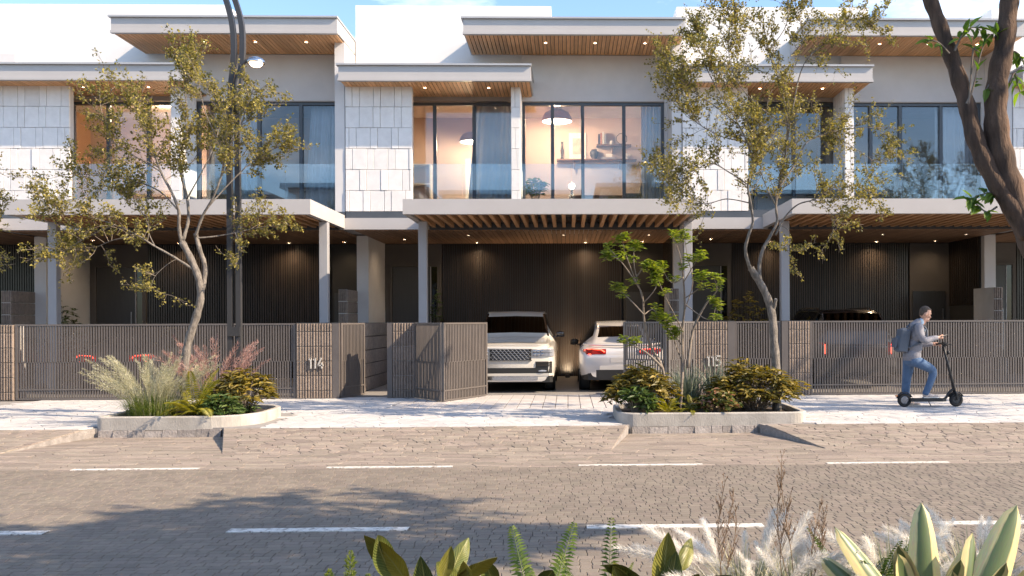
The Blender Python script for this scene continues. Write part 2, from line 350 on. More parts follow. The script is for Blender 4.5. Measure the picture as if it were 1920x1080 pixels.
class Thing:
    """an Empty at the thing's base; parts are given in the design frame and shifted to it"""
    def __init__(s, name, label, cat, base=(0, 0, 0), off=(0, 0, 0), group=None, rotz=0):
        s.base = Vector(base); s.o = link(name, None, None, s.base + Vector(off)); s.o.rotation_euler = (0, 0, rotz)
        tag(s.o, label, cat, group)
    def part(s, name, mb, mats, parent=None, smooth=False):
        return link(name, mb.mesh(name, mats, smooth, s.base), parent or s.o)
    def box(s, name, c, d, m, parent=None, bev=0, rot=None):
        return link(name, cbox(d, m, bev), parent or s.o, Vector(c) - s.base, rot)
_cb = {}
def cbox(d, m, bev=0):
    key = (round(d[0], 4), round(d[1], 4), round(d[2], 4), m, bev)
    if key in _cb: return _cb[key]
    me = MB().box((0, 0, 0), d).mesh('block', m)
    if bev:
        bm = bmesh.new(); bm.from_mesh(me); bmesh.ops.bevel(bm, geom=bm.edges[:], offset=bev, segments=1, affect='EDGES'); bm.to_mesh(me); bm.free()
    _cb[key] = me; return me
def px_of(x, y): return 1065 + x * 1700 / max(y, .5)
def shown(x, y, marg=260): return -marg < px_of(x, y) < 1920 + marg
def copy_tree(o, parent=None, loc=None, rot=None):
    c = o.copy(); col.objects.link(c); c.parent = parent
    if loc is not None: c.location = loc
    if rot is not None: c.rotation_euler = rot
    for ch in list(o.children): copy_tree(ch, c)
    return c

# ================================================================== ground
def smooth_noise(seed, x, sc):
    return math.sin(x * sc + seed * 12.9898) * .5 + math.sin(x * sc * 2.3 + seed * 78.233) * .35 + math.sin(x * sc * 5.1 + seed * 3.7) * .15
def paving(parent, name, x0, x1, y0, y1, cw, ch, jit, gap, h, mat_piece, mat_rest, warp=None, zf=lambda x, y: 0., top=300, bev=.006, zj=.002, inside=None, wave=3., tilt=0., slant=.6, wv=.35):
    """courses of stones with uneven joints. the `top` stones that show largest are objects, the rest one joined part"""
    pieces = []; nrow = max(1, round((y1 - y0) / ch)); ch = (y1 - y0) / nrow
    def line(j, x):
        if j == 0: return y0
        if j == nrow: return y1
        return y0 + j * ch + ch * jit * smooth_noise(j * 1.37 + x0, x, wave)
    for j in range(nrow):
        x = x0 + (random.random() - 1.) * cw * (1 if jit else .5 * (j % 2)); xs = [x0] if not jit or warp else [x]
        while xs[-1] < x1 - cw * .3:
            xs.append(xs[-1] + cw * (random.uniform(1 - wv, 1 + wv) if jit else 1))
        if warp: xs[-1] = x1
        k = len(xs); sl = [0 if i in (0, k - 1) or not jit else random.uniform(-slant, slant) * ch for i in range(k)]
        for i in range(k - 1):
            a, b = xs[i], xs[i + 1]
            q = [(a - sl[i] / 2, line(j, a)), (b - sl[i + 1] / 2, line(j, b)), (b + sl[i + 1] / 2, line(j + 1, b)), (a + sl[i] / 2, line(j + 1, a))]
            if warp: q = [warp(*p) for p in q]
            cx = sum(p[0] for p in q) / 4; cy = sum(p[1] for p in q) / 4
            if inside and not inside(cx, cy): continue
            def inset(d):
                r = []
                for px, py in q:
                    dx, dy = cx - px, cy - py
                    r.append((px + math.copysign(min(abs(dx) * .9, d), dx), py + math.copysign(min(abs(dy) * .9, d), dy)))
                return r
            dz = random.uniform(-zj, zj); tx, ty = random.uniform(-tilt, tilt), random.uniform(-tilt, tilt)
            A, B = inset(gap / 2), inset(gap / 2 + bev)
            Z = lambda p: zf(p[0], p[1]) + dz + (p[0] - cx) * tx + (p[1] - cy) * ty
            v = [(p[0], p[1], Z(p)) for p in B] + [(p[0], p[1], Z(p) - bev * .8) for p in A] + [(p[0], p[1], Z(p) - h) for p in A]
            pieces.append((cx, cy, v))
    f = [(0, 1, 2, 3)] + [(4 + i, 4 + (i + 1) % 4, (i + 1) % 4, i) for i in range(4)] + [(8 + i, 8 + (i + 1) % 4, 4 + (i + 1) % 4, 4 + i) for i in range(4)]
    def size(p):
        if not -30 < px_of(p[0], p[1]) < 1950 or p[1] < 6.15: return 0
        return 1 / p[1]
    order = sorted(range(len(pieces)), key=lambda i: -size(pieces[i])); single = set(order[:top])
    rest = MB()
    for i, (cx, cy, v) in enumerate(pieces):
        if i in single:
            z0 = v[0][2]
            link(name, MB().add([(p[0] - cx, p[1] - cy, p[2] - z0) for p in v], f).mesh(name, mat_piece), parent, (cx, cy, z0))
        else: rest.add(v, f)
    if rest.v:
        o = link(name + '_field', rest.mesh(name + '_field', mat_rest), parent); o['kind'] = 'stuff'

g = struct(link('ground', MB().bb(-300, 300, -300, 400, -.6, -.30).mesh('ground', 'verge')))
road = struct(link('road', MB().bb(-60, 60, 5.50, 10.86, -.35, -.163).mesh('road', 'joint_dark')))
paving(road, 'sett', -9.6, 9.0, 5.52, 10.86, .112, .088, .10, .0045, .03, 'sett_piece', 'sett', zf=lambda x, y: -.15, top=300, bev=.0035, zj=.0009, tilt=.008, slant=.14, wave=5.)
for i in range(-3, 4):
    for x0, y, w in ((-5.90 + 3.01 * i, 10.93, .085), (-2.85 + 3.0 * i, 7.665, .125)):
        if not shown(x0 + .75, y, 400): continue
        mb = MB(); n = 26; xs = [x0 + 1.5 * k / n for k in range(n + 1)]
        lo = [y - w / 2 + random.uniform(-.006, .006) for _ in xs]; hi = [y + w / 2 + random.uniform(-.006, .006) for _ in xs]
        v = [(x, l, -.1425) for x, l in zip(xs, lo)] + [(x, l, -.1425) for x, l in zip(xs, hi)] + [(x, l, -.152) for x, l in zip(xs, lo)]
        mb.add(v, [(k, k + 1, n + 2 + k, n + 1 + k) for k in range(n)] + [(2 * n + 2 + k, 2 * n + 3 + k, k + 1, k) for k in range(n)])
        link('lane_marking', mb.mesh('lane_marking', 'paint_worn'), road)

# stone shoulder with ramps up to the pavement, cut away in front of the planters
NOTCH = [((-7.22, -7.62), (-5.27, -4.62)), ((.93, .58), (2.95, 3.48))]     # (x at y 14, x at y 12.2) left and right
def nx(e, y): t = min(1, max(0, (14.0 - y) / 1.8)); return e[0] + (e[1] - e[0]) * t
shoulder = struct(link('shoulder', MB().bb(-60, 60, 10.862, 14.02, -.36, -.166).mesh('shoulder', 'joint_dark')))
paving(shoulder, 'ledge_stone', -10.5, 9.5, 10.87, 12.2, .40, .112, .22, .006, .03, 'ledge_piece', 'ledge', zf=lambda x, y: -.15, top=170, bev=.005, zj=.002, tilt=.010, slant=.6, wave=2.2)
ramp = struct(link('ramp', None))
def ramp_z(x, y): return -.15 + .15 * min(1, max(0, (y - 12.2) / 1.6))
segs = [((-60, -60), NOTCH[0][0]), (NOTCH[0][1], NOTCH[1][0]), (NOTCH[1][1], (60, 60))]
for l, r in segs:
    ys = [12.2, 13.8, 14.02]; mb = MB()
    v = []
    for y in ys:
        for e in (l, r): v += [(nx(e, y), y, ramp_z(0, y) - .016), (nx(e, y), y, -.36)]
    mb.add(v, [(0, 2, 6, 4), (4, 6, 10, 8), (0, 4, 5, 1), (4, 8, 9, 5), (2, 3, 7, 6), (6, 7, 11, 10), (0, 1, 3, 2), (8, 10, 11, 9)])
    sub = link('ramp_bed', mb.mesh('ramp_bed', 'kerb_stone'), ramp)
    la, ra = (max(l[0], -10.5), max(l[1], -10.5)), (min(r[0], 9.5), min(r[1], 9.5)); W = ra[0] - la[0]
    wp = lambda u, y, la=la, ra=ra, W=W: (nx(la, y) + (nx(ra, y) - nx(la, y)) * (u / W), y)
    paving(sub, 'ledge_stone', 0, W, 12.205, 13.8, .25, .107, .24, .008, .03, 'ledge_piece', 'ledge', warp=wp, zf=ramp_z, top=60, bev=.006, zj=.003, tilt=.02, slant=.7, wave=3.)
for l, r in NOTCH:
    W = r[0] - l[0]
    wp = lambda u, y, l=l, r=r, W=W: (nx(l, y) + (nx(r, y) - nx(l, y)) * (u / W), y)
    paving(shoulder, 'ledge_stone', 0, W, 12.205, 13.995, .40, .112, .22, .006, .03, 'ledge_piece', 'ledge', warp=wp, zf=lambda x, y: -.15, top=30, bev=.005, zj=.002, tilt=.010, slant=.6, wave=2.2)

pav = struct(link('pavement', MB().bb(-60, 60, 14.021, 27.5, -.34, -.014).mesh('pavement', 'joint_light')))
def in_planter(x, y): return (-7.25 < x < -4.75 and 13.9 < y < 16.1) or (.75 < x < 3.75 and 13.9 < y < 15.75)
def in_drive(x, y): return 16.5 < y < 19.6 and -3.3 < x < 2.3
paving(pav, 'paving_stone', -10.8, 10.0, 13.815, 19.3, .27, .215, .26, .008, .03, 'paver_piece', 'paver', zf=lambda x, y: 0, top=300, bev=.005, zj=.0015, tilt=.008, slant=.8, wave=3.5, inside=lambda x, y: not in_planter(x, y) and not in_drive(x, y) and not (y < 14.06 and any(l[0] - .04 < x < r[0] + .04 for l, r in NOTCH)))
drive = struct(link('driveway', MB().bb(-3.32, 2.32, 16.48, 19.62, -.05, -.011).mesh('driveway', 'joint_dark')))
paving(drive, 'drive_paver', -3.3, 2.3, 16.5, 19.6, .235, .155, 0, .012, .03, 'drive_paver', 'drive_paver', zf=lambda x, y: 0, top=300, bev=.004, zj=.0012, tilt=.004)
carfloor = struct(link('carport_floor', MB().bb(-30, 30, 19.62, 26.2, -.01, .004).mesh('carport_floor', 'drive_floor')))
verge = struct(link('near_verge', MB().bb(-60, 60, -12, 5.2, -.3, -.02).mesh('near_verge', 'soil')))
kerb = struct(link('near_kerb', MB().bb(-60, 60, 5.202, 5.49, -.3, -.005).mesh('near_kerb', 'concrete')))

# ================================================================== planters
def round_rect(x0, x1, y0, y1, rr, n=8):
    pts = []
    for (cx, cy, a0, r) in ((x0 + rr[0], y0 + rr[0], 180, rr[0]), (x1 - rr[1], y0 + rr[1], 270, rr[1]), (x1 - rr[2], y1 - rr[2], 0, rr[2]), (x0 + rr[3], y1 - rr[3], 90, rr[3])):
        for i in range(n + 1):
            a = R(a0 + 90 * i / n); pts.append((cx + r * math.cos(a), cy + r * math.sin(a)))
    return pts
def planter(label, x0, x1, y0, y1, rr, kx0, kx1):
    t = Thing('planter', label, 'planter', ((x0 + x1) / 2, (y0 + y1) / 2, 0))
    def ring(d): return round_rect(x0 + d, x1 - d, y0 + d, y1 - d, [max(.02, r - d) for r in rr])
    lay = [(0, -.155), (0, .145), (.012, .16), (.085, .16), (.097, .148), (.10, .0)]
    v = []; n = len(ring(0))
    for d, z in lay: v += [(p[0], p[1], z) for p in ring(d)]
    f = [(i * n + j, i * n + (j + 1) % n, (i + 1) * n + (j + 1) % n, (i + 1) * n + j) for i in range(len(lay) - 1) for j in range(n)]
    t.part('wall', MB().add(v, f), 'concrete')
    soil = MB(); rg = ring(.1); cx, cy = (x0 + x1) / 2, (y0 + y1) / 2
    vv = [(cx, cy, .13)] + [(cx + (p[0] - cx) * .55, cy + (p[1] - cy) * .55, .115 + random.uniform(-.02, .02)) for p in rg] + [(p[0], p[1], .08) for p in rg]
    soil.add(vv, [(0, 1 + i, 1 + (i + 1) % n) for i in range(n)] + [(1 + i, 1 + n + i, 1 + n + (i + 1) % n, 1 + (i + 1) % n) for i in range(n)])
    t.part('soil', soil, 'soil')
    w = MB(); w.bb(kx0, kx1, y0 - .012, y0 - .002, -.156, -.045); t.part('joint_bed', w, 'joint_dark')
    x = kx0
    while x < kx1 - .03:
        w = min(random.uniform(.14, .3), kx1 - x); hh = random.uniform(.095, .125); mb = MB()
        a = random.uniform(-.03, .03)
        dp_ = random.uniform(.03, .055); q = [(x + .003, y0 - dp_, -.155), (x + w - .003, y0 - dp_ + .008, -.155), (x + w - .004, y0 - .02, -.155 + hh), (x + .004, y0 - .022, -.155 + hh)]
        mb.add(q + [(p[0], y0 + .01, p[2]) for p in q], [(0, 1, 2, 3), (3, 2, 6, 7), (0, 3, 7, 4), (1, 5, 6, 2)])
        t.part('kerb_stone', mb, 'kerb_stone'); x += w
    return t
planter('low concrete planter holding the pale grass and the lamp post', -7.22, -4.86, 14.0, 16.15, (.12, .75, .8, .3), -7.15, -5.3)
planter('low concrete planter in front of number 115 with the two golden bushes', .76, 3.76, 14.0, 15.75, (.3, .3, .3, .3), .98, 2.93)

# ================================================================== houses
P8 = 8.3
TILE_ROWS = [4.3 + .514 * i for i in range(6)]
def tile_cols(x0, x1, odd):
    xs = [x0]; w = [.345, .172]; k = odd % 2; x = x0 + ([.09, .345, .172][odd % 3]); 
    while x < x1 - .06:
        xs.append(x); x += w[k % 2] * random.uniform(.97, 1.03); k += 1
    xs.append(x1); return xs
def house(k, label, lit):
    D = P8 * k; XL = -.30 if k == -1 else 0.; top = k != -2
    t = Thing('terraced_house', label, 'house', (-1.3, 23.4, 0), (D, 0, 0))
    S = lambda x, y, m=260: shown(x + D, y, m)
    # --- shell
    w = MB()
    w.bb(-1.17, 2.598, 23.40, 23.62, 7.26, 8.44)                 # wall over the wide window
    if top: w.bb(2.60, 2.838, 22.42, 27.0, 4.13, 8.455)          # party fin
    w.bb(2.515, 2.598, 23.40, 23.62, 4.2, 7.26)
    t.part('wall', w, 'stucco_grey')
    w = MB(); w.bb(-5.44 + XL * 12, -.40, 23.52, 27.4, 7.5, 9.75); w.bb(-.398, 2.5 if not top else 2.838, 23.65, 27.4, 7.9, 8.6)
    t.part('parapet', w, 'stucco_white')
    w = MB(); w.bb(-5.44, -1.17, 23.42, 23.60, 7.262, 7.40); w.bb(-1.168, 2.51, 23.395, 23.47, 7.235, 7.258)
    t.part('window_head', w, 'plaster_beige')
    # balcony slab edge
    w = MB(); w.bb(-5.45, 2.838, 22.26, 23.5, 3.845, 4.125)
    t.part('balcony_edge', w, 'fascia_grey')
    w = MB(); w.bb(-5.44, 2.838, 22.40, 23.5, 4.127, 4.295); 
    t.part('balcony_deck', w, 'frame_metal')
    # stone panel with single tiles
    w = MB(); w.bb(-5.445 + XL, -3.815, 22.45, 22.60, 4.296, 7.37)
    sw = t.part('stone_wall', w, ['stone_grout'])
    for r_ in range(7):
        z0 = 4.30 + .514 * r_; z1 = min(z0 + .514, 7.375); xs = tile_cols(-5.445 + XL, -3.81, r_)
        if z1 - z0 < .05: continue
        for a, b in zip(xs, xs[1:]):
            if b - a < .02 or not S(a, 22.4): continue
            dp = .05 + random.choice((0, .003, .006, .009, .012))
            t.box('stone_tile', ((a + b) / 2, 22.452 - dp / 2, (z0 + z1) / 2), (round(b - a - .008, 3), dp, round(z1 - z0 - .008, 3)), 'stone_tile', sw, .006)
    # stone pier between the windows
    w = MB(); w.bb(-1.372, -1.168, 22.46, 23.40, 4.13, 7.37)
    pr = t.part('stone_pier', w, 'stone_grout')
    for r_ in range(6):
        z0 = 4.30 + .514 * r_ + (.0); z1 = min(z0 + .514, 7.37); c = [-1.385, -1.385 + (.10 if r_ % 2 else .14), -1.155] if r_ % 3 != 1 else [-1.385, -1.155]
        for a, b in zip(c, c[1:]):
            t.box('stone_tile', ((a + b) / 2, 22.435, (z0 + z1) / 2), (b - a - .008, .05, z1 - z0 - .008), 'stone_tile', pr, .005)
    for sx in (-1.379, -1.161):
        for i in range(5):
            y = 22.47 + .186 * i
            t.box('side_board', (sx, y + .09, 5.75), (.014, .178, 3.2), 'stone_tile', pr, .004)
    # --- roofs
    def roof(name, x0, x1, y0, z, back):
        w = MB(); w.bb(x0, x1, y0, back, z + .03, z + .36); w.bb(x0 - .015, x1 + .015, y0 - .02, y0 + .09, z - .005, z + .055)
        rf = t.part(name, w, 'fascia_grey')
        c = MB(); c.bb(x0 - .05, x1 + .02, y0 - .06, back, z + .362, z + .405)
        t.part('roof_cap', c, 'fascia_cap', rf)
        sb = MB(); sb.bb(x0 + .03, x1 - .03, y0 + .095, 23.395, z + .018, z + .028); t.part('soffit', sb, 'soffit_back', rf)
        n = round((x1 - x0 - .06) / .098); p = (x1 - x0 - .06) / n
        for i in range(n):
            x = x0 + .03 + p * (i + .5)
            if not S(x, 22.4): continue
            t.box('soffit_plank', (x, (y0 + .095 + 23.395) / 2, z + .006), (round(p - .016, 4), 23.3 - y0, .024), 'soffit_wood', rf)
        return rf
    rl = roof('lower_roof', -5.47 + XL * 2, -.87, 21.85, 7.37, 23.515)
    ru = roof('upper_roof', -2.47, 2.84, 21.72, 8.455, 23.645) if top else rl
    def downlight(x, y, z, par, r=.032):
        o = link('downlight', DL['body'], par, Vector((x, y, z)) - t.base); link('lens', DL['lens'], o if par is t.o else o)
    for x in (-3.50, -1.93):
        if S(x, 22.4): downlight(x, 22.45, 7.36, rl)
    for x in (-.52, .70, 1.93):
        if top and S(x, 22.4): downlight(x, 22.35, 8.445, ru)
    # --- windows
    def window(x0, x1, mull, z0=4.30, z1=7.235, y=23.45):
        w = MB(); fr = .075
        w.bb(x0, x1, y, y + .1, z1 - fr, z1); w.bb(x0, x1, y, y + .1, z0, z0 + .06); w.bb(x0, x0 + fr, y, y + .1, z0 + .06, z1 - fr); w.bb(x1 - fr, x1, y, y + .1, z0 + .06, z1 - fr)
        o = t.part('window', w, 'frame_metal')
        for m in mull: t.box('mullion', (m, y + .048, (z0 + z1) / 2 - .007), (.088, .11, z1 - z0 - fr - .062), 'frame_metal', o, .006)
        e = [x0 + fr] + [v for m in mull for v in (m - .044, m + .044)] + [x1 - fr]
        for a, b in zip(e[::2], e[1::2]):
            t.box('pane', ((a + b) / 2, y + .06, (z0 + z1) / 2 - .007), (round(b - a, 3), .008, z1 - z0 - fr - .06), 'window_glass', o)
    if S(-2.8, 23.5): window(-5.38, -1.18, (-4.3, -3.41, -2.40))
    if S(.6, 23.5): window(-1.16, 2.51, (-.38, .40, 1.47))
    # glass balustrade
    for a, b in ((-3.80, -2.60), (-2.59, -1.39), (-1.14, .10), (.11, 1.35), (1.36, 2.59)):
        if S((a + b) / 2, 22.5): t.box('balustrade_pane', ((a + b) / 2, 22.52, 4.90), (b - a, .012, 1.18), 'balustrade_glass')
    w = MB(); w.bb(-3.80, -1.39, 22.49, 22.55, 4.297, 4.34); w.bb(-1.14, 2.59, 22.49, 22.55, 4.297, 4.34)
    t.part('balustrade_rail', w, 'frame_metal')
    # --- rooms behind the windows
    w = MB()
    w.bb(-5.44, 2.59, 26.4, 26.5, 4.3, 7.5); t.part('room_back_wall', w, 'interior_wall')
    w = MB(); w.bb(-5.44, 2.59, 23.56, 26.4, 4.15, 4.297); t.part('room_floor', w, 'interior_floor')
    w = MB(); w.bb(-5.44, 2.59, 23.56, 26.4, 7.49, 7.498); t.part('room_ceiling', w, 'interior_ceiling')
    w = MB(); w.bb(-5.44, -5.38, 23.6, 26.4, 4.3, 7.49); w.bb(-1.30, -1.20, 24.4, 26.4, 4.3, 7.49); t.part('room_side_wall', w, 'interior_warm')
    # --- ground floor
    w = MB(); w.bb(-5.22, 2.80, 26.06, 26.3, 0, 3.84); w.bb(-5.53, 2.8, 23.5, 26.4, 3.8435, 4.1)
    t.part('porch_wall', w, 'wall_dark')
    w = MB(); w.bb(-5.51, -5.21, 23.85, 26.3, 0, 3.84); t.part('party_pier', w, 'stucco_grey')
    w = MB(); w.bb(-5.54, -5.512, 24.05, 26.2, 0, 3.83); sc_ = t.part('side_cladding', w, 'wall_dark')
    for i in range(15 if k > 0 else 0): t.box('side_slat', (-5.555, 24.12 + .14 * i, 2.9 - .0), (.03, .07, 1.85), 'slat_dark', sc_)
    w = MB(); w.bb(-5.21, -3.58, 26.0, 26.058, 0, 3.80); t.part('entry_wall', w, 'wall_porch')
    d = MB(); d.bb(-5.06, -5.0, 25.93, 26.0, 0, 3.22); d.bb(-3.72, -3.62, 25.93, 26.0, 0, 3.22); d.bb(-5.0, -3.72, 25.93, 26.0, 3.16, 3.22)
    dr = t.part('entry_door', d, 'wall_porch'); t.box('door_leaf', (-4.45, 25.97, 1.58), (1.08, .05, 3.14), 'door_dark', dr, .004)
    t.box('sidelight', (-3.81, 25.98, 1.58), (.17, .02, 3.14), 'car_glass', dr); t.box('door_stile', (-3.905, 25.96, 1.58), (.02, .06, 3.14), 'post_metal', dr)
    t.box('door_handle', (-4.02, 25.92, 1.3), (.025, .03, 1.2), 'rim_metal', dr, .004)
    n = 77
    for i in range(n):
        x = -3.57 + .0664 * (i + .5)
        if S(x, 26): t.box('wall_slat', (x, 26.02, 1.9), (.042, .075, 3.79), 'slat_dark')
    w = MB(); w.bb(1.60, 2.795, 26.0, 26.058, 0, 3.79); t.part('side_panel', w, 'wall_porch' if k == 1 else 'wall_dark')
    t.box('side_door', (2.14, 25.975, 1.2), (.95, .05, 2.42), 'door_dark', None, .004); t.box('door_pull', (2.54, 25.94, 1.2), (.03, .03, 1.4), 'rim_metal')
    n = 70
    for i in range(n):
        x = -5.2 + 8.0 / n * (i + .5)
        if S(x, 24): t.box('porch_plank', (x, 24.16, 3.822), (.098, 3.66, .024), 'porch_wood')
    for x in (-2.55, -.1, 2.1):
        if S(x, 23.4): downlight(x, 23.4, 3.812, t.o)
    # low fluted wall between neighbours
    lw = MB(); lw.bb(-5.74, -5.53, 22.85, 24.0, 0, 2.40); lo = t.part('garden_wall', lw, 'stone_grout')
    for i in range(8):
        if S(-5.6, 23): link('fluted_block', fluted(1.14, .29, .03), lo, Vector((-5.515, 23.42, .01 + .3 * i)) - t.base, (0, 0, R(90)))
        if S(-5.6, 23): link('fluted_block', fluted(.21, .29, .03), lo, Vector((-5.635, 22.845, .01 + .3 * i)) - t.base)
    # second garden wall beside the entry path
    return t
_fl = {}
def fluted(w, h, dep=.05):
    """a stone block whose face is a row of rounded upright ribs; origin at bottom middle, face towards -y"""
    key = (round(w, 3), round(h, 3), dep)
    if key in _fl: return _fl[key]
    n = max(2, round(w / .056)); p = w / n; prof = []
    for i in range(n):
        x = -w / 2 + p * i
        for a, d in ((.04, 0.0), (.16, -.62), (.38, -1.), (.62, -1.), (.84, -.62), (.96, 0.)): prof.append((x + p * a, d * .02 * (1 + .15 * math.sin(i * 2.3))))
    k = len(prof); v = []
    for z, s in ((.004, .6), (.014, 1), (h - .014, 1), (h - .004, .6)): v += [(x, y * s - .0, z) for x, y in prof]
    f = [(r * k + i, r * k + i + 1, (r + 1) * k + i + 1, (r + 1) * k + i) for r in range(3) for i in range(k - 1)]
    mb = MB().add(v, f); mb.bb(-w / 2 + .002, w / 2 - .002, .0, dep, .004, h - .004)
    _fl[key] = mb.mesh('fluted_block', 'fluted_stone'); return _fl[key]
DL = {'body': MB().lathe([(.052, 0), (.052, -.012), (.036, -.012), (.034, -.004)], 14, cap=False).mesh('downlight', 'post_metal'),
      'lens': MB().lathe([(.034, -.007), (.001, -.0075)], 12).mesh('lens', 'lamp_warm')}

house(-2, 'terraced house cut off by the left picture edge, slatted porch wall showing', 0)
house(-1, 'terraced house behind number 114, brown bedroom and drawn grey curtain upstairs', 0)
house(0, 'terraced house in the middle with lit upstairs rooms and pendant lamps', 1)
house(1, 'terraced house behind the tall planter tree, dark car in its carport', 0)
house(2, 'terraced house at the right picture edge, mostly hidden by the brown trunk', 0)

def carport(k, label):
    D = P8 * k
    t = Thing('carport', label, 'carport', (-.31, 20.8, 0), (D, 0, 0), 'carports of the terrace')
    x0, x1, y0, y1 = -3.49, 2.87, 19.3, 22.25
    w = MB(); w.bb(x0, x1, y0, y0 + .14, 3.87, 4.19); w.bb(x0, x0 + .12, y0 + .142, y1, 3.87, 4.188); w.bb(x1 - .12, x1, y0 + .142, y1, 3.87, 4.188)
    t.part('frame', w, 'fascia_grey')
    w = MB(); w.bb(x0 + .13, x1 - .13, y1 - .1, y1, 3.83, 4.0); t.part('back_bar', w, 'dark_metal')
    w = MB(); w.bb(x0 + .122, x1 - .122, y0 + .142, y1, 4.10, 4.16); t.part('roof_sheet', w, 'dark_metal')
    n = 27; p = (x1 - x0 - .26) / n
    for i in range(n):
        x = x0 + .13 + p * (i + .5)
        if shown(x + D, 20.8): t.box('louver', (x, (y0 + .145 + y1 - .105) / 2, 3.985), (.085, y1 - y0 - .26, .22), 'louver_wood', None, .006)
    for x in (-3.30, 2.76):
        if not shown(x + D, 20.8): continue
        t.box('post', (x, 20.8, 1.945), (.19, .19, 3.85), 'post_metal', None, .008); t.box('base_plate', (x, 20.8, .012), (.26, .26, .016), 'dark_metal')
carport(-2, 'grey carport at the left picture edge'); carport(-1, 'grey louvred carport behind gate 114 with the left tree before it')
carport(0, 'grey louvred carport over the two white cars'); carport(1, 'grey louvred carport over the dark car behind gate 115'); carport(2, 'grey carport at the right picture edge')

# ================================================================== fences, gates, pillars
def digit_mesh(txt, h=.205):
    mb = MB(); x = 0; s = h * .14
    def seg(a, b): 
        a, b = Vector(a), Vector(b); d = b - a; L = d.length; ang = math.atan2(d.y, d.x)
        mb.box(((a.x + b.x) / 2, -.012, (a.y + b.y) / 2), (L + s * .5, .022, s), 0, Matrix.Rotation(-ang, 3, 'Y'))
    for ch in txt:
        if ch == '1': seg((x + .22 * h, 0), (x + .22 * h, h)); seg((x + .2 * h, h * .97), (x + .06 * h, h * .86)); x += h * .45
        if ch == '4': seg((x + .36 * h, h), (x + .04 * h, h * .28)); seg((x + .04 * h, h * .28), (x + .56 * h, h * .28)); seg((x + .42 * h, h * .55), (x + .42 * h, 0)); x += h * .7
        if ch == '5':
            seg((x + .5 * h, h), (x + .08 * h, h)); seg((x + .08 * h, h), (x + .08 * h, h * .56)); seg((x + .08 * h, h * .56), (x + .34 * h, h * .6)); seg((x + .34 * h, h * .6), (x + .5 * h, h * .44)); seg((x + .5 * h, h * .44), (x + .5 * h, h * .2)); seg((x + .5 * h, h * .2), (x + .34 * h, h * .04)); seg((x + .34 * h, h * .04), (x + .05 * h, h * .04)); x += h * .65
    mb.v = [(p[0] - x / 2, p[1], p[2]) for p in mb.v]
    return mb.mesh('house_number', 'number_metal')
def pillar(x0, x1, label, number=None, y=19.0, depth=.42):
    t = Thing('gate_pillar', label, 'pillar', ((x0 + x1) / 2, y, 0), group='fluted stone gate pillars')
    w = MB(); w.bb(x0 + .01, x1 - .01, y + .012, y + depth, 0, 1.57); t.part('core', w, 'stone_grout')
    z = 0.004
    for h in (.165, .305, .305, .305, .305, .175):
        link('fluted_block', fluted(x1 - x0, h), t.o, Vector(((x0 + x1) / 2, y, z)) - t.base); z += h
    t.box('coping', ((x0 + x1) / 2, y + depth / 2, 1.572), (x1 - x0 + .01, depth, .012), 'dark_metal')
    if number: link('house_number', digit_mesh(number), t.o, Vector(((x0 + x1) / 2 + .06, y - .026, .635)) - t.base)
_sl = {}
def leaf_gate(name, label, a, b, cat='gate', group=None, wide=False, post=True, pitch=.054):
    """frame with upper and lower slats, the lower row set over by half a pitch; from point a to point b on the ground"""
    a, b = Vector((a[0], a[1], 0)), Vector((b[0], b[1], 0)); d = b - a; L = d.length; ang = math.atan2(d.y, d.x)
    t = Thing(name, label, cat, (0, 0, 0), a, group, ang)
    fr = MB(); fr.bb(0, L, -.02, .02, 1.535, 1.57); fr.bb(0, L, -.019, .019, .012, .04); fr.bb(0, L, -.0195, .0195, .205, .232)
    fr.bb(0, .05, -.021, .021, .04, 1.535); fr.bb(L - .05, L, -.021, .021, .04, 1.535)
    t.part('gate_frame', fr, 'fence_metal')
    n = int((L - .1) / pitch); p = (L - .1) / n
    for i in range(n):
        x = .05 + p * (i + .5)
        if not shown(a.x + d.x * x / L, a.y + d.y * x / L, 150): continue
        t.box('slat', (x, 0, 1.157), (.030, .024, .755), 'fence_metal')
        if i < n - 1: t.box('slat', (x + p / 2, .002, .412), (.030, .024, .745), 'fence_metal')
    br = MB(); br.bb(.05, L - .05, .014, .022, .765, .79); t.part('middle_rail', br, 'fence_metal')
    return t
def fence_post(x0, x1, label, y=18.985):
    t = Thing('gate_post', label, 'post', ((x0 + x1) / 2, y, 0), group='flat steel gate posts')
    w = MB(); w.bb(x0, x1, y, y + .16, 0, 1.572); t.part('shaft', w, 'fence_metal'); t.box('cap', ((x0 + x1) / 2, y + .08, 1.576), (x1 - x0 + .006, .166, .008), 'dark_metal')
pillar(-11.97, -11.43, 'fluted stone pillar at the left picture edge')
leaf_gate('sliding_gate', 'long closed slatted gate left of pillar 114', (-11.41, 19.04), (-5.67, 19.04))
pillar(-5.65, -4.91, 'sunlit fluted stone pillar carrying the number 114', '114')
fence_post(-4.905, -4.76, 'sunlit flat steel post between the numbered pillar and the open walk gate')
leaf_gate('walk_gate', 'narrow slatted gate standing open inward beside pillar 114', (-4.75, 19.06), (-4.46, 19.96))
fence_post(-3.77, -3.665, 'flat steel post left of the shadow-crossed pillar')
pillar(-3.66, -3.20, 'fluted stone pillar crossed by the folding gate shadow')
leaf_gate('folding_gate_leaf', 'slatted folding gate leaf hinged to the shadow-crossed pillar', (-3.19, 19.0), (-2.50, 18.0))
leaf_gate('folding_gate_leaf', 'slatted folding gate leaf ending in front of the white off-roader', (-2.475, 17.99), (-1.74, 19.42))
leaf_gate('folding_gate_leaf', 'slatted folding gate leaf ending beside the white hatchback', (1.17, 19.05), (2.03, 18.55))
leaf_gate('folding_gate_leaf', 'slatted folding gate leaf next to pillar 115', (2.05, 18.55), (2.65, 19.0))
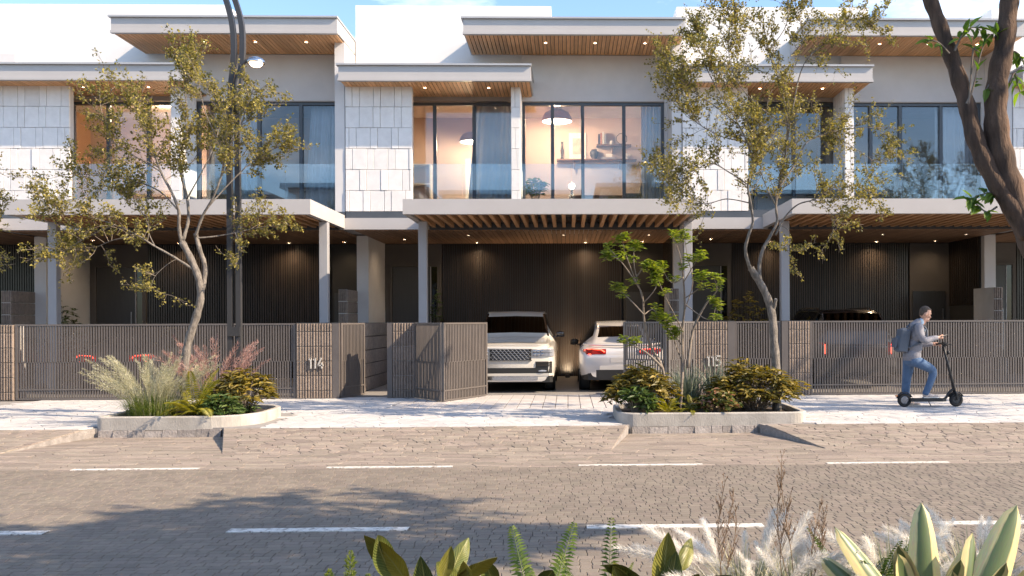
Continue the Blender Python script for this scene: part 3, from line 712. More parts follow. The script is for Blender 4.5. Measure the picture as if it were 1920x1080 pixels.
pillar(2.66, 3.35, 'fluted stone pillar carrying the number 115', '115')
fence_post(3.355, 3.505, 'flat steel post between the right numbered pillar and the closed walk gate')
leaf_gate('walk_gate', 'narrow closed slatted gate behind the right tree trunk', (3.51, 19.04), (4.49, 19.04))
fence_post(4.50, 4.635, 'flat steel post just right of the right tree trunk')
pillar(4.64, 5.09, 'plain fluted stone pillar right of the right tree trunk')
leaf_gate('sliding_gate', 'long closed slatted gate behind the man on the scooter', (5.11, 19.04), (10.93, 19.04))
# dark wall beside the entry path, built of fluted blocks
gw = Thing('path_wall', 'dark fluted block wall beside the entry path of the middle house', 'wall', (-4.62, 21.5, 0))
w = MB(); w.bb(-4.75, -4.63, 20.0, 23.8, 0, 1.57); gw.part('core', w, 'wall_dark')
for i in range(5):
    for j in range(4):
        link('fluted_block', fluted(.93, .305), gw.o, Vector((-4.63 + .0, 20.48 + .95 * j, .01 + .312 * i)) - gw.base, (0, 0, R(90)))
st = Thing('entry_step', 'pale step at the end of the entry path', 'step', (-4.2, 23.9, 0)); st.box('tread', (-4.25, 23.9, .12), (.7, .6, .24), 'concrete', None, .01)

# ================================================================== lamps' light
def point(parent, loc, w, r=.06, c=(1, .70, .43)):
    d = bpy.data.lights.new('glow', 'POINT'); d.energy = w; d.shadow_soft_size = r; d.color = c
    o = link('glow', d, parent, loc); return o
def spot(parent, loc, w, rot, size=70, c=(1, .72, .45), r=.03):
    d = bpy.data.lights.new('beam', 'SPOT'); d.energy = w; d.spot_size = R(size); d.spot_blend = 1.; d.shadow_soft_size = r; d.color = c
    o = link('beam', d, parent, loc, rot); return o

# ================================================================== cars
def lerp(a, b, t): return a + (b - a) * t
def car(name, label, loc, spec, paint, glass_rows, side_rows, roof_zscale=1., group=None, nv=3, nu=3, wheels=(.95, 3.95), wr=.37, half=.97, extra=None, pillar_mat='paint_black', roof_mat=None, gw=.93, glassm='car_glass'):
    t = Thing(name, label, 'car', (0, 0, 0), loc, group)
    st = []
    for a, b in zip(spec, spec[1:]):
        for i in range(nu): st.append([lerp(p, q, i / nu) for p, q in zip(a, b)])
    st.append(list(spec[-1]))
    for _ in range(2):
        st = [st[0]] + [[s[0]] + [(p + 2 * q + r) / 4 for p, q, r in zip(a[1:], s[1:], b[1:])] for a, s, b in zip(st, st[1:], st[2:])] + [st[-1]]
    grid = []; NS = 8
    for y, zb, be, zt, wl, wm, wb, wt in st:
        zt *= 1; sec = [(0, zb), (wl * .85, zb), (wl, zb + .1), (wm, zb + (be - zb) * .55), (wb, be), (wt, zt - .07), (wt * gw, zt - .018), (0, zt)]
        row = []
        for i in range(NS - 1):
            p0, p1, p2, p3 = sec[max(i - 1, 0)], sec[i], sec[i + 1], sec[min(i + 2, NS - 1)]
            for j in range(nv):
                u = j / nv
                lin = (lerp(p1[0], p2[0], u), lerp(p1[1], p2[1], u))
                cr = tuple(.5 * (2 * p1[k] + (p2[k] - p0[k]) * u + (2 * p0[k] - 5 * p1[k] + 4 * p2[k] - p3[k]) * u * u + (3 * p1[k] - p0[k] - 3 * p2[k] + p3[k]) * u ** 3) for k in (0, 1))
                w = .0 if i in (0, 6) else .75
                row.append((lerp(lin[0], cr[0], w), lerp(lin[1], cr[1], w)))
        row.append(sec[-1]); grid.append((y, row))
    m = len(grid[0][1]); parts = {}
    def put(key): return parts.setdefault(key, MB())
    for i in range(len(grid) - 1):
        y0, r0 = grid[i]; y1, r1 = grid[i + 1]; yc = (y0 + y1) / 2
        for j in range(m - 1):
            s = j // nv
            key = 'body'
            for gi, (a, b) in enumerate(glass_rows):
                if a <= yc <= b and s == 6: key = 'windscreen' if gi == 0 else 'rear_window'
                if a - .05 <= yc <= b + .02 and s == 5: key = 'pillar'
            if s == 4 and any(a <= yc <= b for a, b in side_rows): key = 'side_window'
            if key == 'body' and s <= 1: key = 'sill'
            for sg in (1, -1):
                q = [(sg * r0[j][0], y0, r0[j][1]), (sg * r0[j + 1][0], y0, r0[j + 1][1]), (sg * r1[j + 1][0], y1, r1[j + 1][1]), (sg * r1[j][0], y1, r1[j][1])]
                put(key if key in ('body', 'windscreen', 'rear_window', 'sill') else (key, sg, min(range(len(glass_rows)), key=lambda g_: abs(yc - sum(glass_rows[g_]) / 2)) if key == 'pillar' else 0)).add(q, [(0, 1, 2, 3)])
    for idx in (0, -1):
        y, r = grid[idx]
        for j in range(m - 1):
            put('body').add([(-r[j][0], y, r[j][1]), (r[j][0], y, r[j][1]), (r[j + 1][0], y, r[j + 1][1]), (-r[j + 1][0], y, r[j + 1][1])], [(0, 1, 2, 3)])
    mats = dict(body=paint, windscreen=glassm, rear_window=glassm, pillar=pillar_mat, side_window=glassm, sill='plastic_black')
    objs = {}
    for kk, mb in parts.items():
        kx = kk if isinstance(kk, str) else kk[0]
        me = mb.mesh(kx, mats[kx], True); recalc(me); me.polygons.foreach_set('use_smooth', [True] * len(me.polygons))
        objs[kx] = link(kx, me, t.o)
    cabin = MB(); cabin.bb(-.7, .7, spec[0][0] + 1.6, spec[-1][0] - 1.5, .35, 1.05); t.part('cabin', cabin, 'plastic_black')
    for y in wheels:
        for sg in (-1, 1):
            x = sg * (half - .13)
            o = link('wheel', WH['tyre'], t.o, (x, y, wr), (0, 0, 0 if sg > 0 else math.pi)); o.scale = (1, wr / .37, wr / .37)
            link('rim', WH['rim'], o)
            a = MB().lathe([(wr + .06, .0), (wr + .06, .012), (wr - .02, .012)], 28, 'X', (sg * (half - .012) - (0 if sg > 0 else .012), y, wr + .01)); t.part('wheel_arch', a, 'plastic_black')
    if extra: extra(t)
    return t
WH = {'tyre': MB().lathe([(.24, -.105), (.33, -.12), (.365, -.1), (.37, -.06), (.37, .06), (.365, .1), (.33, .12), (.24, .105)], 32, 'X', cap=False).mesh('wheel', 'rubber', True)}
_r = MB().lathe([(.245, .10), (.225, .112), (.215, .07), (.205, .02), (.05, .0)], 28, 'X', cap=False)
for i in range(10):
    a = 2 * math.pi * i / 10; _r.box((.075, .13 * math.cos(a), .13 * math.sin(a)), (.02, .03, .19), 0, Matrix.Rotation(-a + math.pi / 2 + math.pi / 2, 3, 'X'))
_r.lathe([(.06, .095), (.001, .1)], 14, 'X')
WH['rim'] = _r.mesh('rim', 'rim_metal')
def strip(mb, plan, z0, z1, th=.014, mi=0, top_in=0.):
    """a band that follows a line in plan and stands th thick in front of it (towards -y)"""
    n = len(plan); v = []
    for (x, y) in plan: v += [(x, y, z0), (x, y, z1)]
    for (x, y) in plan: v += [(x, y - th, z0), (x, y - th + top_in, z1)]
    f = []
    for i in range(n - 1):
        a = 2 * i; b = 2 * n + a
        f += [(b, b + 2, b + 3, b + 1), (a + 1, b + 1, b + 3, a + 3), (a, a + 2, b + 2, b)]
    e = 2 * n - 2
    f += [(0, 2 * n, 2 * n + 1, 1), (e, e + 1, 2 * n + e + 1, 2 * n + e)]
    mb.add(v, f)
def side(plan, s): return [(x * s, y) for x, y in plan] if s > 0 else [(x * s, y) for x, y in reversed(plan)]
def mirrors(t, x, y, z, paint):
    for s in (-1, 1):
        mb = MB().ball((s * (x + .11), y, z + .02), .095, (1.15, .6, .72), 14, 8); mb.bb(min(s * (x - .12), s * (x + .05)), max(s * (x - .12), s * (x + .05)), y - .03, y + .03, z - .07, z - .04)
        o = t.part('wing_mirror', mb, paint, smooth=True)
        t.part('mirror_base', MB().ball((s * (x + .12), y + .0, z - .035), .1, (1.12, .58, .34), 14, 6), 'plastic_black', o)
def offroader_front(t):
    plan = [(.0, 0), (.45, 0), (.80, .0), (.865, .008), (.915, .05), (.96, .14)]
    g = MB(); g.bb(-.455, .455, -.014, .01, .735, .965); gr = t.part('grille', g, 'rubber')
    hx = MB(); cw, chh = .088, .052
    for r_ in range(5):
        for c_ in range(-5, 6):
            cx = c_ * cw + (cw / 2 if r_ % 2 else 0); cz = .755 + r_ * chh * .93
            if abs(cx) > .42: continue
            pts = [(cx + dx * cw * .5, -.028, cz + dz * chh * .5) for dx, dz in ((-1, 0), (-.55, .8), (.55, .8), (1, 0), (.55, -.8), (-.55, -.8), (-1, 0))]
            for a, b in zip(pts, pts[1:]): hx.tube([a, b], .0062, 4)
    t.part('grille_mesh', hx, 'grille_metal', gr)
    fr = MB(); fr.bb(-.47, .47, -.03, .0, .962, .978); fr.bb(-.47, .47, -.03, .0, .722, .738); t.part('grille_trim', fr, 'dark_metal', gr)
    for s in (-1, 1):
        mb = MB(); strip(mb, side([(.485, .0), (.78, -.002), (.865, .006), (.918, .05), (.955, .13)], s), .815, .97, .018)
        h = t.part('headlight', mb, 'lamp_lens')
        for i in range(4):
            for z in (.858, .928):
                b = MB().ball((s * (.53 + .085 * i), -.022 + (.02 if i == 3 else 0), z), .03, (1.2, .35, .8), 10, 6); t.part('lamp_unit', b, 'chrome', h)
        b = MB(); strip(b, side([(.485, -.004), (.78, -.006), (.865, .002), (.918, .046)], s), .888, .898, .018); t.part('lamp_bar', b, 'dark_metal', h)
        for i in range(3):
            b = MB(); strip(b, side([(.57, .0), (.80, .0), (.865, .008), (.915, .05)], s), .60 + .035 * i, .618 + .035 * i, .02); t.part('vent_bar', b, 'paint_bronze')
        b = MB(); strip(b, side([(.55, .002), (.80, .002), (.865, .01), (.915, .052)], s), .445, .70, .006); t.part('vent', b, 'plastic_black')
        b = MB(); b.ball((s * .70, -.02, .49), .05, (1.9, .4, .5), 12, 6); t.part('fog_lamp', b, 'lamp_lens')
    b = MB(); b.bb(-.552, .552, -.012, .01, .44, .56); t.part('air_intake', b, 'plastic_black')
    b = MB(); strip(b, [(-.95, .14), (-.90, .05), (-.85, .005), (-.55, 0), (.55, 0), (.85, .005), (.90, .05), (.95, .14)], .385, .44, .012); t.part('bumper_lip', b, 'paint_pearl')
    b = MB(); strip(b, [(-.60, 0.01), (.60, 0.01)], .30, .375, .022); t.part('skid_plate', b, 'chrome')
    b = MB(); strip(b, [(-.93, .12), (-.86, .02), (-.6, .012), (.6, .012), (.86, .02), (.93, .12)], .24, .38, .006); t.part('lower_bumper', b, 'plastic_black')
    b = MB(); b.tube([(-.80, .10, 1.062), (-.6, .012, 1.058), (0, -.004, 1.062), (.6, .012, 1.058), (.80, .10, 1.062)], .012, 6, flat=.5); t.part('bonnet_edge', b, 'paint_pearl')
    b = MB(); 
    for i in range(2): b.tube([(-.1 - .5 * i, 1.47, 1.245), (.35 - .5 * i, 1.6, 1.33)], .008, 5)
    t.part('wiper', b, 'plastic_black')
    mirrors(t, .97, 1.75, 1.27, 'paint_bronze')
SUV = [(0, .26, .95, 1.03, .80, .86, .82, .74), (.05, .25, .97, 1.065, .88, .92, .88, .80), (.25, .25, 1.0, 1.10, .95, .985, .94, .85), (.9, .25, 1.05, 1.16, .97, 1.0, .965, .86), (1.38, .25, 1.08, 1.215, .97, 1., .97, .85),
       (1.5, .25, 1.09, 1.27, .97, 1., .97, .83), (2.15, .25, 1.10, 1.77, .97, 1., .97, .70), (2.45, .25, 1.1, 1.85, .97, 1., .97, .70), (3.7, .25, 1.1, 1.86, .97, 1., .97, .69), (4.55, .27, 1.1, 1.82, .96, .99, .96, .68), (4.95, .32, 1.08, 1.25, .92, .95, .93, .78), (5.05, .4, 1.0, 1.06, .86, .9, .88, .72)]
car('off_roader', 'white off-roader with honeycomb grille, nose towards the street', (-1.27, 20.02, 0), SUV, 'paint_pearl', [(1.5, 2.18)], [(2.0, 4.5)], extra=offroader_front, wheels=(.98, 4.0), wr=.38)

def tail_lights(t, x0, x1, z0, z1, y_in, plan_out):
    for s in (-1, 1):
        mb = MB(); strip(mb, side([(x0, .02), (x1 * .72 + x0 * .28, .02), (x1, .06), (x1 + .07, .16)], s), z0, z1, .03)
        o = t.part('tail_light', mb, 'tail_lens')
        e = MB(); e.tube([(s * (x0 + .03), -.018, z0 + .05), (s * (x0 + .12), -.02, z1 - .01), (s * (x1 - .06), .01, z1 + .002), (s * (x1 + .03), .08, z1 - .02), (s * (x1 + .02), .075, z0 + .01), (s * (x1 - .1), -.005, z0 - .002)], .013, 6)
        t.part('light_bar', e, 'tail_red', o)
def hatch_rear(t):
    tail_lights(t, .36, .80, .85, .965, 0, None)
    b = MB(); b.tube([(-.86, .24, 1.075), (-.6, .075, 1.05), (0, .03, 1.045), (.6, .075, 1.05), (.86, .24, 1.075)], .022, 8, flat=.6); t.part('tail_spoiler', b, 'paint_silver', smooth=True)
    b = MB(); strip(b, [(-.86, .20), (-.76, .06), (-.52, .02), (.52, .02), (.76, .06), (.86, .2)], .28, .50, .03); t.part('rear_diffuser', b, 'plastic_black')
    b = MB(); b.bb(-.5, .5, -.008, .02, .505, .59); t.part('bumper_panel', b, 'paint_silver')
    b = MB(); b.tube([(-.56, .03, .89), (-.52, .012, .66), (-.46, .006, .605), (.46, .006, .605), (.52, .012, .66), (.56, .03, .89)], .004, 5); t.part('hatch_seam', b, 'plastic_black')
    b = MB(); b.bb(-.26, .26, -.006, .02, .66, .77); t.part('plate_recess', b, 'paint_silver')
    mirrors(t, .93, 2.75, 1.06, 'plastic_black')
EV = [(0, .34, .80, .90, .70, .80, .76, .62), (.06, .30, .86, 1.0, .80, .88, .85, .72), (.22, .27, .93, 1.07, .90, .95, .92, .76), (.42, .26, .98, 1.13, .92, .96, .93, .70), (1.1, .25, 1.0, 1.42, .93, .96, .93, .58), (1.65, .25, 1.0, 1.56, .93, .96, .93, .56),
      (2.3, .25, 1.0, 1.62, .93, .96, .93, .56), (2.95, .25, 1.0, 1.52, .93, .96, .93, .62), (3.65, .25, .96, 1.08, .93, .96, .93, .82), (4.4, .25, .84, .90, .9, .93, .9, .8), (4.75, .3, .68, .72, .76, .8, .76, .66)]
car('hatchback', 'white hatchback with one glowing red tail light, rear towards the street', (1.2, 20.1, 0), EV, 'paint_silver', [(.60, 1.32), (2.95, 3.6)], [(.95, 3.5)], extra=hatch_rear, wheels=(.88, 3.75), wr=.35, half=.95, pillar_mat='paint_silver', gw=.80)
def dark_rear(t):
    for s in (-1, 1):
        mb = MB(); strip(mb, side([(.70, .02), (.84, .04), (.90, .1)], s), .78, 1.08, .03); o = t.part('tail_light', mb, 'tail_lens')
        e = MB(); e.tube([(s * .76, -.02, .82), (s * .76, -.02, 1.03)], .010, 6); t.part('light_bar', e, 'tail_red', o)
    for s in (-1, 1):
        b = MB(); b.tube([(s * .62, .9, 1.80), (s * .62, 1.1, 1.865), (s * .62, 2.6, 1.875), (s * .62, 2.8, 1.84)], .016, 6); t.part('roof_rail', b, 'chrome')
    mirrors(t, .97, 3.3, 1.2, 'paint_black')
REAR = [(5.05 - s[0],) + tuple(s[1:]) for s in reversed(SUV)]
car('dark_estate', 'black car with roof rails behind the gate of the man on the scooter', (6.6, 20.5, 0), REAR, 'paint_black', [(.2, .62), (2.9, 3.5)], [(.6, 3.0)], extra=dark_rear, wheels=(1.05, 4.07), wr=.37)
def left_rear(t): tail_lights(t, .36, .80, .80, .94, 0, None); mirrors(t, .93, 2.75, 1.06, 'paint_black')
c_ = car('dark_hatchback', 'dark car hidden behind the long gate left of the planter, red tail lights glowing through', (-10.05, 20.3, 0), EV, 'plastic_black', [(.48, 1.42), (2.95, 3.6)], [(.95, 3.5)], extra=left_rear, wheels=(.88, 3.75), wr=.35, half=.95, glassm='plastic_black')
c_.o.scale = (1, 1, .93)

# ================================================================== street lamp
def street_lamp():
    t = Thing('street_lamp', 'tall twin-pole street lamp with a lit dome head', 'street lamp', (-5.75, 15.72, .08))
    k = 108.1; X = lambda p: (p - 1065) / k - .04; Z = lambda p: 1.6 + (600.5 - p) / k
    def pole(name, pts):
        P = [Vector((X(a), 15.72, Z(b))) for a, b in pts]; Q = []
        for i in range(len(P) - 1):
            p0, p1, p2, p3 = P[max(i - 1, 0)], P[i], P[i + 1], P[min(i + 2, len(P) - 1)]
            for j in range(5):
                u = j / 5; Q.append(.5 * (2 * p1 + (p2 - p0) * u + (2 * p0 - 5 * p1 + 4 * p2 - p3) * u * u + (3 * p1 - p0 - 3 * p2 + p3) * u ** 3))
        Q.append(P[-1]); mb = MB(); v = []
        for i, p in enumerate(Q):
            d = (Q[min(i + 1, len(Q) - 1)] - Q[max(i - 1, 0)]).normalized(); n = Vector((d.z, 0, -d.x)); hw = .042
            for a, b in ((-1, -1), (1, -1), (1, 1), (-1, 1)): v.append(p + n * hw * a + Vector((0, .042 * b, 0)))
        f = [(i * 4 + j, i * 4 + (j + 1) % 4, i * 4 + 4 + (j + 1) % 4, i * 4 + 4 + j) for i in range(len(Q) - 1) for j in range(4)] + [(0, 1, 2, 3), tuple(len(v) - 4 + i for i in range(4))]
        mb.add(v, f); t.part(name, mb, 'lamp_steel')
    pole('pole', [(443, 770), (443, 640), (443, 500), (443, 300), (444, 240), (446, 170), (450, 130), (452, 95), (450, 55), (445, 28), (437, 0), (424, -40), (404, -95)])
    pole('pole', [(459, 770), (459, 640), (459, 500), (458, 300), (458, 240), (461, 170), (465, 130), (468, 95), (467, 55), (462, 28), (453.5, 0), (440, -40), (420, -95)])
    w = MB(); w.box((X(451), 15.72, Z(618)), (.22, .13, .16)); t.part('joint_plate', w, 'lamp_steel')
    w = MB(); w.box((X(451), 15.72, .10), (.36, .3, .05)); t.part('base_plate', w, 'lamp_steel')
    a = MB(); a.tube([(X(p), 15.70, Z(q)) for p, q in ((457, 215), (456, 185), (457, 160), (461, 140), (467, 125), (474, 117), (482, 113))], [.05, .055, .05, .042, .034, .028, .024], 10); t.part('arm', a, 'lamp_steel', smooth=True)
    h = MB().lathe([(.001, .10), (.06, .095), (.115, .07), (.15, .03), (.158, 0), (.15, -.012)], 24, 'Z', (X(493), 15.70, Z(120)), cap=False); hd = t.part('lamp_head', h, 'chrome', smooth=True)
    b = MB().ball((X(493), 15.70, Z(121)), .105, (1.05, 1.05, .62), 18, 10); t.part('bulb', b, 'street_bulb', hd, True)
mat('lamp_steel', (.06, .06, .063), (.05, .05, .053), .45, metal=.3, scale=3.)
street_lamp()

# ================================================================== rooms: furniture and lamps
def curtain(label, x0, x1, y, z0, z1, flare=0., group=None):
    mb = MB(); n = 70; rows = 7; v = []
    for r_ in range(rows):
        u = r_ / (rows - 1); z = lerp(z1, z0, u)
        for i in range(n):
            s = i / (n - 1); x = lerp(x0, x1, s) - flare * u * (1 - s)
            v.append((x, y + .05 * math.sin(s * 40 + math.sin(s * 9) * 1.5) * (.5 + .5 * u) + .02 * math.sin(s * 17 + u * 2), z))
    mb.add(v, [(r_ * n + i, r_ * n + i + 1, (r_ + 1) * n + i + 1, (r_ + 1) * n + i) for r_ in range(rows - 1) for i in range(n - 1)])
    t = Thing('curtain', label, 'curtain', ((x0 + x1) / 2, y, z0), group=group)
    t.part('drape', mb, 'curtain', smooth=True)
    b = MB(); b.tube([(x0 - .05, y, z1 + .02), (x1 + .05, y, z1 + .02)], .012, 6); t.part('curtain_rod', b, 'dark_metal')
curtain('pale curtain beside the narrow lit window of the middle house', -2.38, -1.3, 23.78, 4.31, 7.3, .25)
curtain('grey blue curtain at the right end of the window above number 114', -6.65, -5.85, 23.78, 4.31, 7.3, .2)
curtain('thin curtain upstairs behind the lamp pole', -8.75, -8.0, 23.78, 4.31, 7.3)
curtain('striped sheer curtain by the armchair in the middle house', 1.95, 2.5, 23.82, 4.31, 7.3)
curtain('drawn curtain upstairs near the brown foreground trunk', 9.75, 10.75, 23.8, 4.31, 7.3)
def pendant(label, x, y, z, r, w):
    t = Thing('pendant_lamp', label, 'lamp', (x, y, z))
    t.part('lamp_shade', MB().lathe([(r, 0), (r * .97, r * .25), (r * .8, r * .55), (r * .45, r * .74), (.03, r * .8)], 28, 'Z', (x, y, z), cap=False), 'dusty_pink', smooth=True)
    t.part('bulb', MB().ball((x, y, z + .06), .07), 'bulb_warm'); t.part('cord', MB().tube([(x, y, z + r * .78), (x, y, 7.49)], .006, 5), 'dark_metal')
    t.part('glow_disc', MB().lathe([(r * .96, .012), (.01, .02)], 24, 'Z', (x, y, z)), 'shade_inner')
    point(t.o, (0, 0, -.08), w, .12)
emit('shade_inner', (1., .8, .6), 1.6)
pendant('large dusty pink dome lamp lit in the wide upstairs window', -.28, 25.0, 7.08, .42, 115)
pendant('smaller pink dome lamp lit behind the curtained upstairs window', -2.62, 25.2, 6.55, .36, 105)
def wallpic(label, x0, x1, z0, z1, y=26.38):
    t = Thing('picture', label, 'picture', ((x0 + x1) / 2, y, z0)); w = MB(); b = .03
    w.bb(x0, x1, y - .03, y, z0, z0 + b); w.bb(x0, x1, y - .03, y, z1 - b, z1); w.bb(x0, x0 + b, y - .03, y, z0 + b, z1 - b); w.bb(x1 - b, x1, y - .03, y, z0 + b, z1 - b)
    t.part('frame', w, 'ivory'); t.box('mount', ((x0 + x1) / 2, y - .008, (z0 + z1) / 2), (x1 - x0 - 2 * b, .012, z1 - z0 - 2 * b), 'ivory')
    t.box('print', ((x0 + x1) / 2, y - .018, (z0 + z1) / 2), ((x1 - x0) * .55, .006, (z1 - z0) * .6), 'picture_print')
wallpic('pale framed drawing standing on the wall shelf', .05, .55, 6.28, 7.05); wallpic('tall cream canvas behind the narrow lit window', -2.95, -2.3, 5.1, 6.3)
def rig(name, label, cat, base, boxes):
    t = Thing(name, label, cat, base)
    for nm, x0, x1, y0, y1, z0, z1, m in boxes: t.box(nm, ((x0 + x1) / 2, (y0 + y1) / 2, (z0 + z1) / 2), (x1 - x0, y1 - y0, z1 - z0), m, None, .004)
    return t
rig('wall_shelf', 'long low wall shelf in the wide upstairs window', 'shelf', (.9, 26.2, 6.2), [('board', -.3, 2.0, 26.12, 26.4, 6.22, 6.26, 'furniture_wood'), ('bracket', .2, .23, 26.2, 26.4, 6.0, 6.219, 'furniture_wood'), ('bracket', 1.5, 1.53, 26.2, 26.4, 6.0, 6.219, 'furniture_wood')])
rig('wall_shelf', 'short upper wall shelf with vases in the wide upstairs window', 'shelf', (1.3, 26.2, 6.6), [('board', .85, 1.85, 26.12, 26.4, 6.64, 6.68, 'furniture_wood'), ('bracket', 1.3, 1.33, 26.2, 26.4, 6.45, 6.639, 'furniture_wood')])
for i in range(4):
    rig('book', ['dark', 'red', 'cream', 'tall grey'][i] + ' book upright on the short upper shelf', 'book', (.92 + .06 * i, 26.2, 6.68), [('cover', .9 + .06 * i, .945 + .06 * i, 26.14, 26.36, 6.681, 6.98 + .03 * (i % 3), ['furniture_dark', 'terracotta', 'ivory', 'post_metal'][i])])
def vase(label, x, y, z, prof, m):
    t = Thing('vase', label, 'vase', (x, y, z)); t.part('body', MB().lathe([(r, h + z) for r, h in prof], 16, 'Z', (x, y, 0)), m, smooth=True)
    t.part('lip', MB().lathe([(prof[-1][0] + .006, z + prof[-1][1] - .01), (prof[-1][0] + .006, z + prof[-1][1] + .004)], 16, 'Z', (x, y, 0)), m)
vase('small ivory jar on the short upper shelf', 1.28, 26.25, 6.681, [(.04, 0), (.06, .04), (.05, .1), (.03, .12)], 'ivory')
vase('slim dark figurine vase on the long shelf', -.15, 26.25, 6.261, [(.06, 0), (.03, .08), (.05, .25), (.02, .42), (.03, .5)], 'furniture_dark')
vase('round dark bowl on the long shelf', .78, 26.25, 6.261, [(.05, 0), (.12, .1), (.13, .2), (.08, .28)], 'furniture_dark')
vase('flat ivory bowl at the right end of the long shelf', 1.72, 26.25, 6.261, [(.05, 0), (.06, .04), (.13, .14), (.12, .15)], 'ivory')
rr = Thing('ring_ornament', 'octagonal wire ring ornament on the short upper shelf', 'ornament', (1.58, 26.25, 6.69))
rr.part('ring', MB().tube([(1.58 + .16 * math.cos(a), 26.25, 6.86 + .16 * math.sin(a)) for a in [R(22.5 + 45 * i) for i in range(9)]], .01, 6), 'dark_metal'); rr.box('foot', (1.58, 26.25, 6.69), (.12, .06, .018), 'dark_metal')
rig('keepsake', 'small white framed keepsake under the short shelf', 'frame', (1.2, 26.25, 6.27), [('tray', 1.0, 1.4, 26.15, 26.35, 6.261, 6.31, 'post_metal'), ('frame', 1.12, 1.30, 26.2, 26.3, 6.311, 6.42, 'ivory')])
rig('desk', 'dark wooden desk behind the balustrade of the middle house', 'desk', (.7, 25.2, 4.3), [('top', .05, 1.9, 24.8, 25.5, 4.99, 5.03, 'furniture_wood'), ('leg', .1, .15, 24.85, 24.9, 4.3, 4.989, 'furniture_wood'), ('leg', 1.8, 1.85, 24.85, 24.9, 4.3, 4.989, 'furniture_wood'), ('leg', .1, .15, 25.4, 25.45, 4.3, 4.989, 'furniture_wood'), ('leg', 1.8, 1.85, 25.4, 25.45, 4.3, 4.989, 'furniture_wood')])
rig('desk_chair', 'dark chair left of the upstairs desk', 'chair', (-.25, 24.9, 4.3), [('seat', -.45, -.02, 24.7, 25.1, 4.74, 4.79, 'furniture_dark'), ('backrest', -.45, -.40, 24.7, 25.1, 4.791, 5.3, 'furniture_dark'), ('leg', -.44, -.40, 24.71, 24.75, 4.3, 4.739, 'furniture_dark'), ('leg', -.07, -.03, 24.71, 24.75, 4.3, 4.739, 'furniture_dark'), ('leg', -.44, -.40, 25.05, 25.09, 4.3, 4.739, 'furniture_dark'), ('leg', -.07, -.03, 25.05, 25.09, 4.3, 4.739, 'furniture_dark')])
tl = Thing('table_lamp', 'glowing globe lamp standing on the upstairs desk', 'lamp', (.12, 25.0, 5.03)); tl.part('base', MB().lathe([(.06, 5.031), (.06, 5.05), (.035, 5.06), (.03, 5.22)], 14, 'Z', (.12, 25.0, 0)), 'furniture_dark'); tl.part('globe', MB().ball((.12, 25.0, 5.30), .085, n=16, m=10), 'bulb_warm', smooth=True); point(tl.o, (0, -.2, .3), 6, .08)
rig('armchair', 'dark armchair with a cushion by the sheer curtain', 'armchair', (2.0, 24.5, 4.3), [('seat', 1.5, 2.3, 24.2, 24.9, 4.5, 4.75, 'furniture_dark'), ('backrest', 2.1, 2.32, 24.2, 24.9, 4.751, 5.55, 'furniture_dark'), ('arm', 1.5, 2.1, 24.1, 24.2, 4.5, 4.98, 'furniture_dark'), ('arm', 1.5, 2.1, 24.9, 25.0, 4.5, 4.98, 'furniture_dark'), ('cushion', 1.95, 2.09, 24.3, 24.8, 4.76, 5.2, 'picture_print')])
rig('cube_shelf', 'open box shelf at the left end of the lit bedroom', 'shelf', (-4.1, 26.1, 4.3), [('side', -4.6, -4.56, 26.0, 26.38, 4.3, 6.1, 'ivory'), ('side', -3.94, -3.9, 26.0, 26.38, 4.3, 6.1, 'ivory'), ('board', -4.559, -3.941, 26.0, 26.38, 4.9, 4.94, 'ivory'), ('board', -4.559, -3.941, 26.0, 26.38, 5.5, 5.54, 'ivory'), ('board', -4.559, -3.941, 26.0, 26.38, 6.06, 6.1, 'ivory')])
rig('cabinet', 'low dark cabinet upstairs behind the left tree', 'cabinet', (-6.9, 26, 4.3), [('body', -7.6, -6.3, 25.9, 26.38, 4.3, 5.3, 'furniture_dark'), ('door', -7.58, -6.97, 25.88, 25.899, 4.33, 5.27, 'furniture_wood'), ('door', -6.93, -6.32, 25.88, 25.899, 4.33, 5.27, 'furniture_wood')])
rig('sideboard', 'brown sideboard in the bedroom left of the left tree', 'cabinet', (-11.2, 26, 4.3), [('body', -11.9, -10.2, 25.9, 26.38, 4.3, 5.15, 'furniture_wood'), ('door', -11.88, -11.08, 25.88, 25.899, 4.33, 5.12, 'furniture_wood'), ('door', -11.03, -10.22, 25.88, 25.899, 4.33, 5.12, 'furniture_wood')])
lp = Thing('table_lamp', 'small glowing lamp in the bedroom left of the left tree', 'lamp', (-11.0, 25.9, 5.15)); lp.part('base', MB().lathe([(.07, 5.151), (.07, 5.17), (.02, 5.2), (.02, 5.4)], 12, 'Z', (-11.0, 26.1, 0)), 'furniture_dark'); lp.part('globe', MB().ball((-11.0, 26.1, 5.48), .1, n=14, m=8), 'bulb_warm'); point(lp.o, (0, -.15, .4), 30, .1, (1, .66, .4))
tp = Thing('ceiling_lamp', 'ceiling lamp warming the bedroom left of the left tree', 'lamp', (-10.9, 24.8, 7.45)); tp.part('disc', MB().lathe([(.16, 7.485), (.16, 7.45), (.12, 7.44)], 18, 'Z', (-10.9, 24.8, 0)), 'bulb_warm'); point(tp.o, (0, 0, -.3), 32, .15, (1, .68, .42))

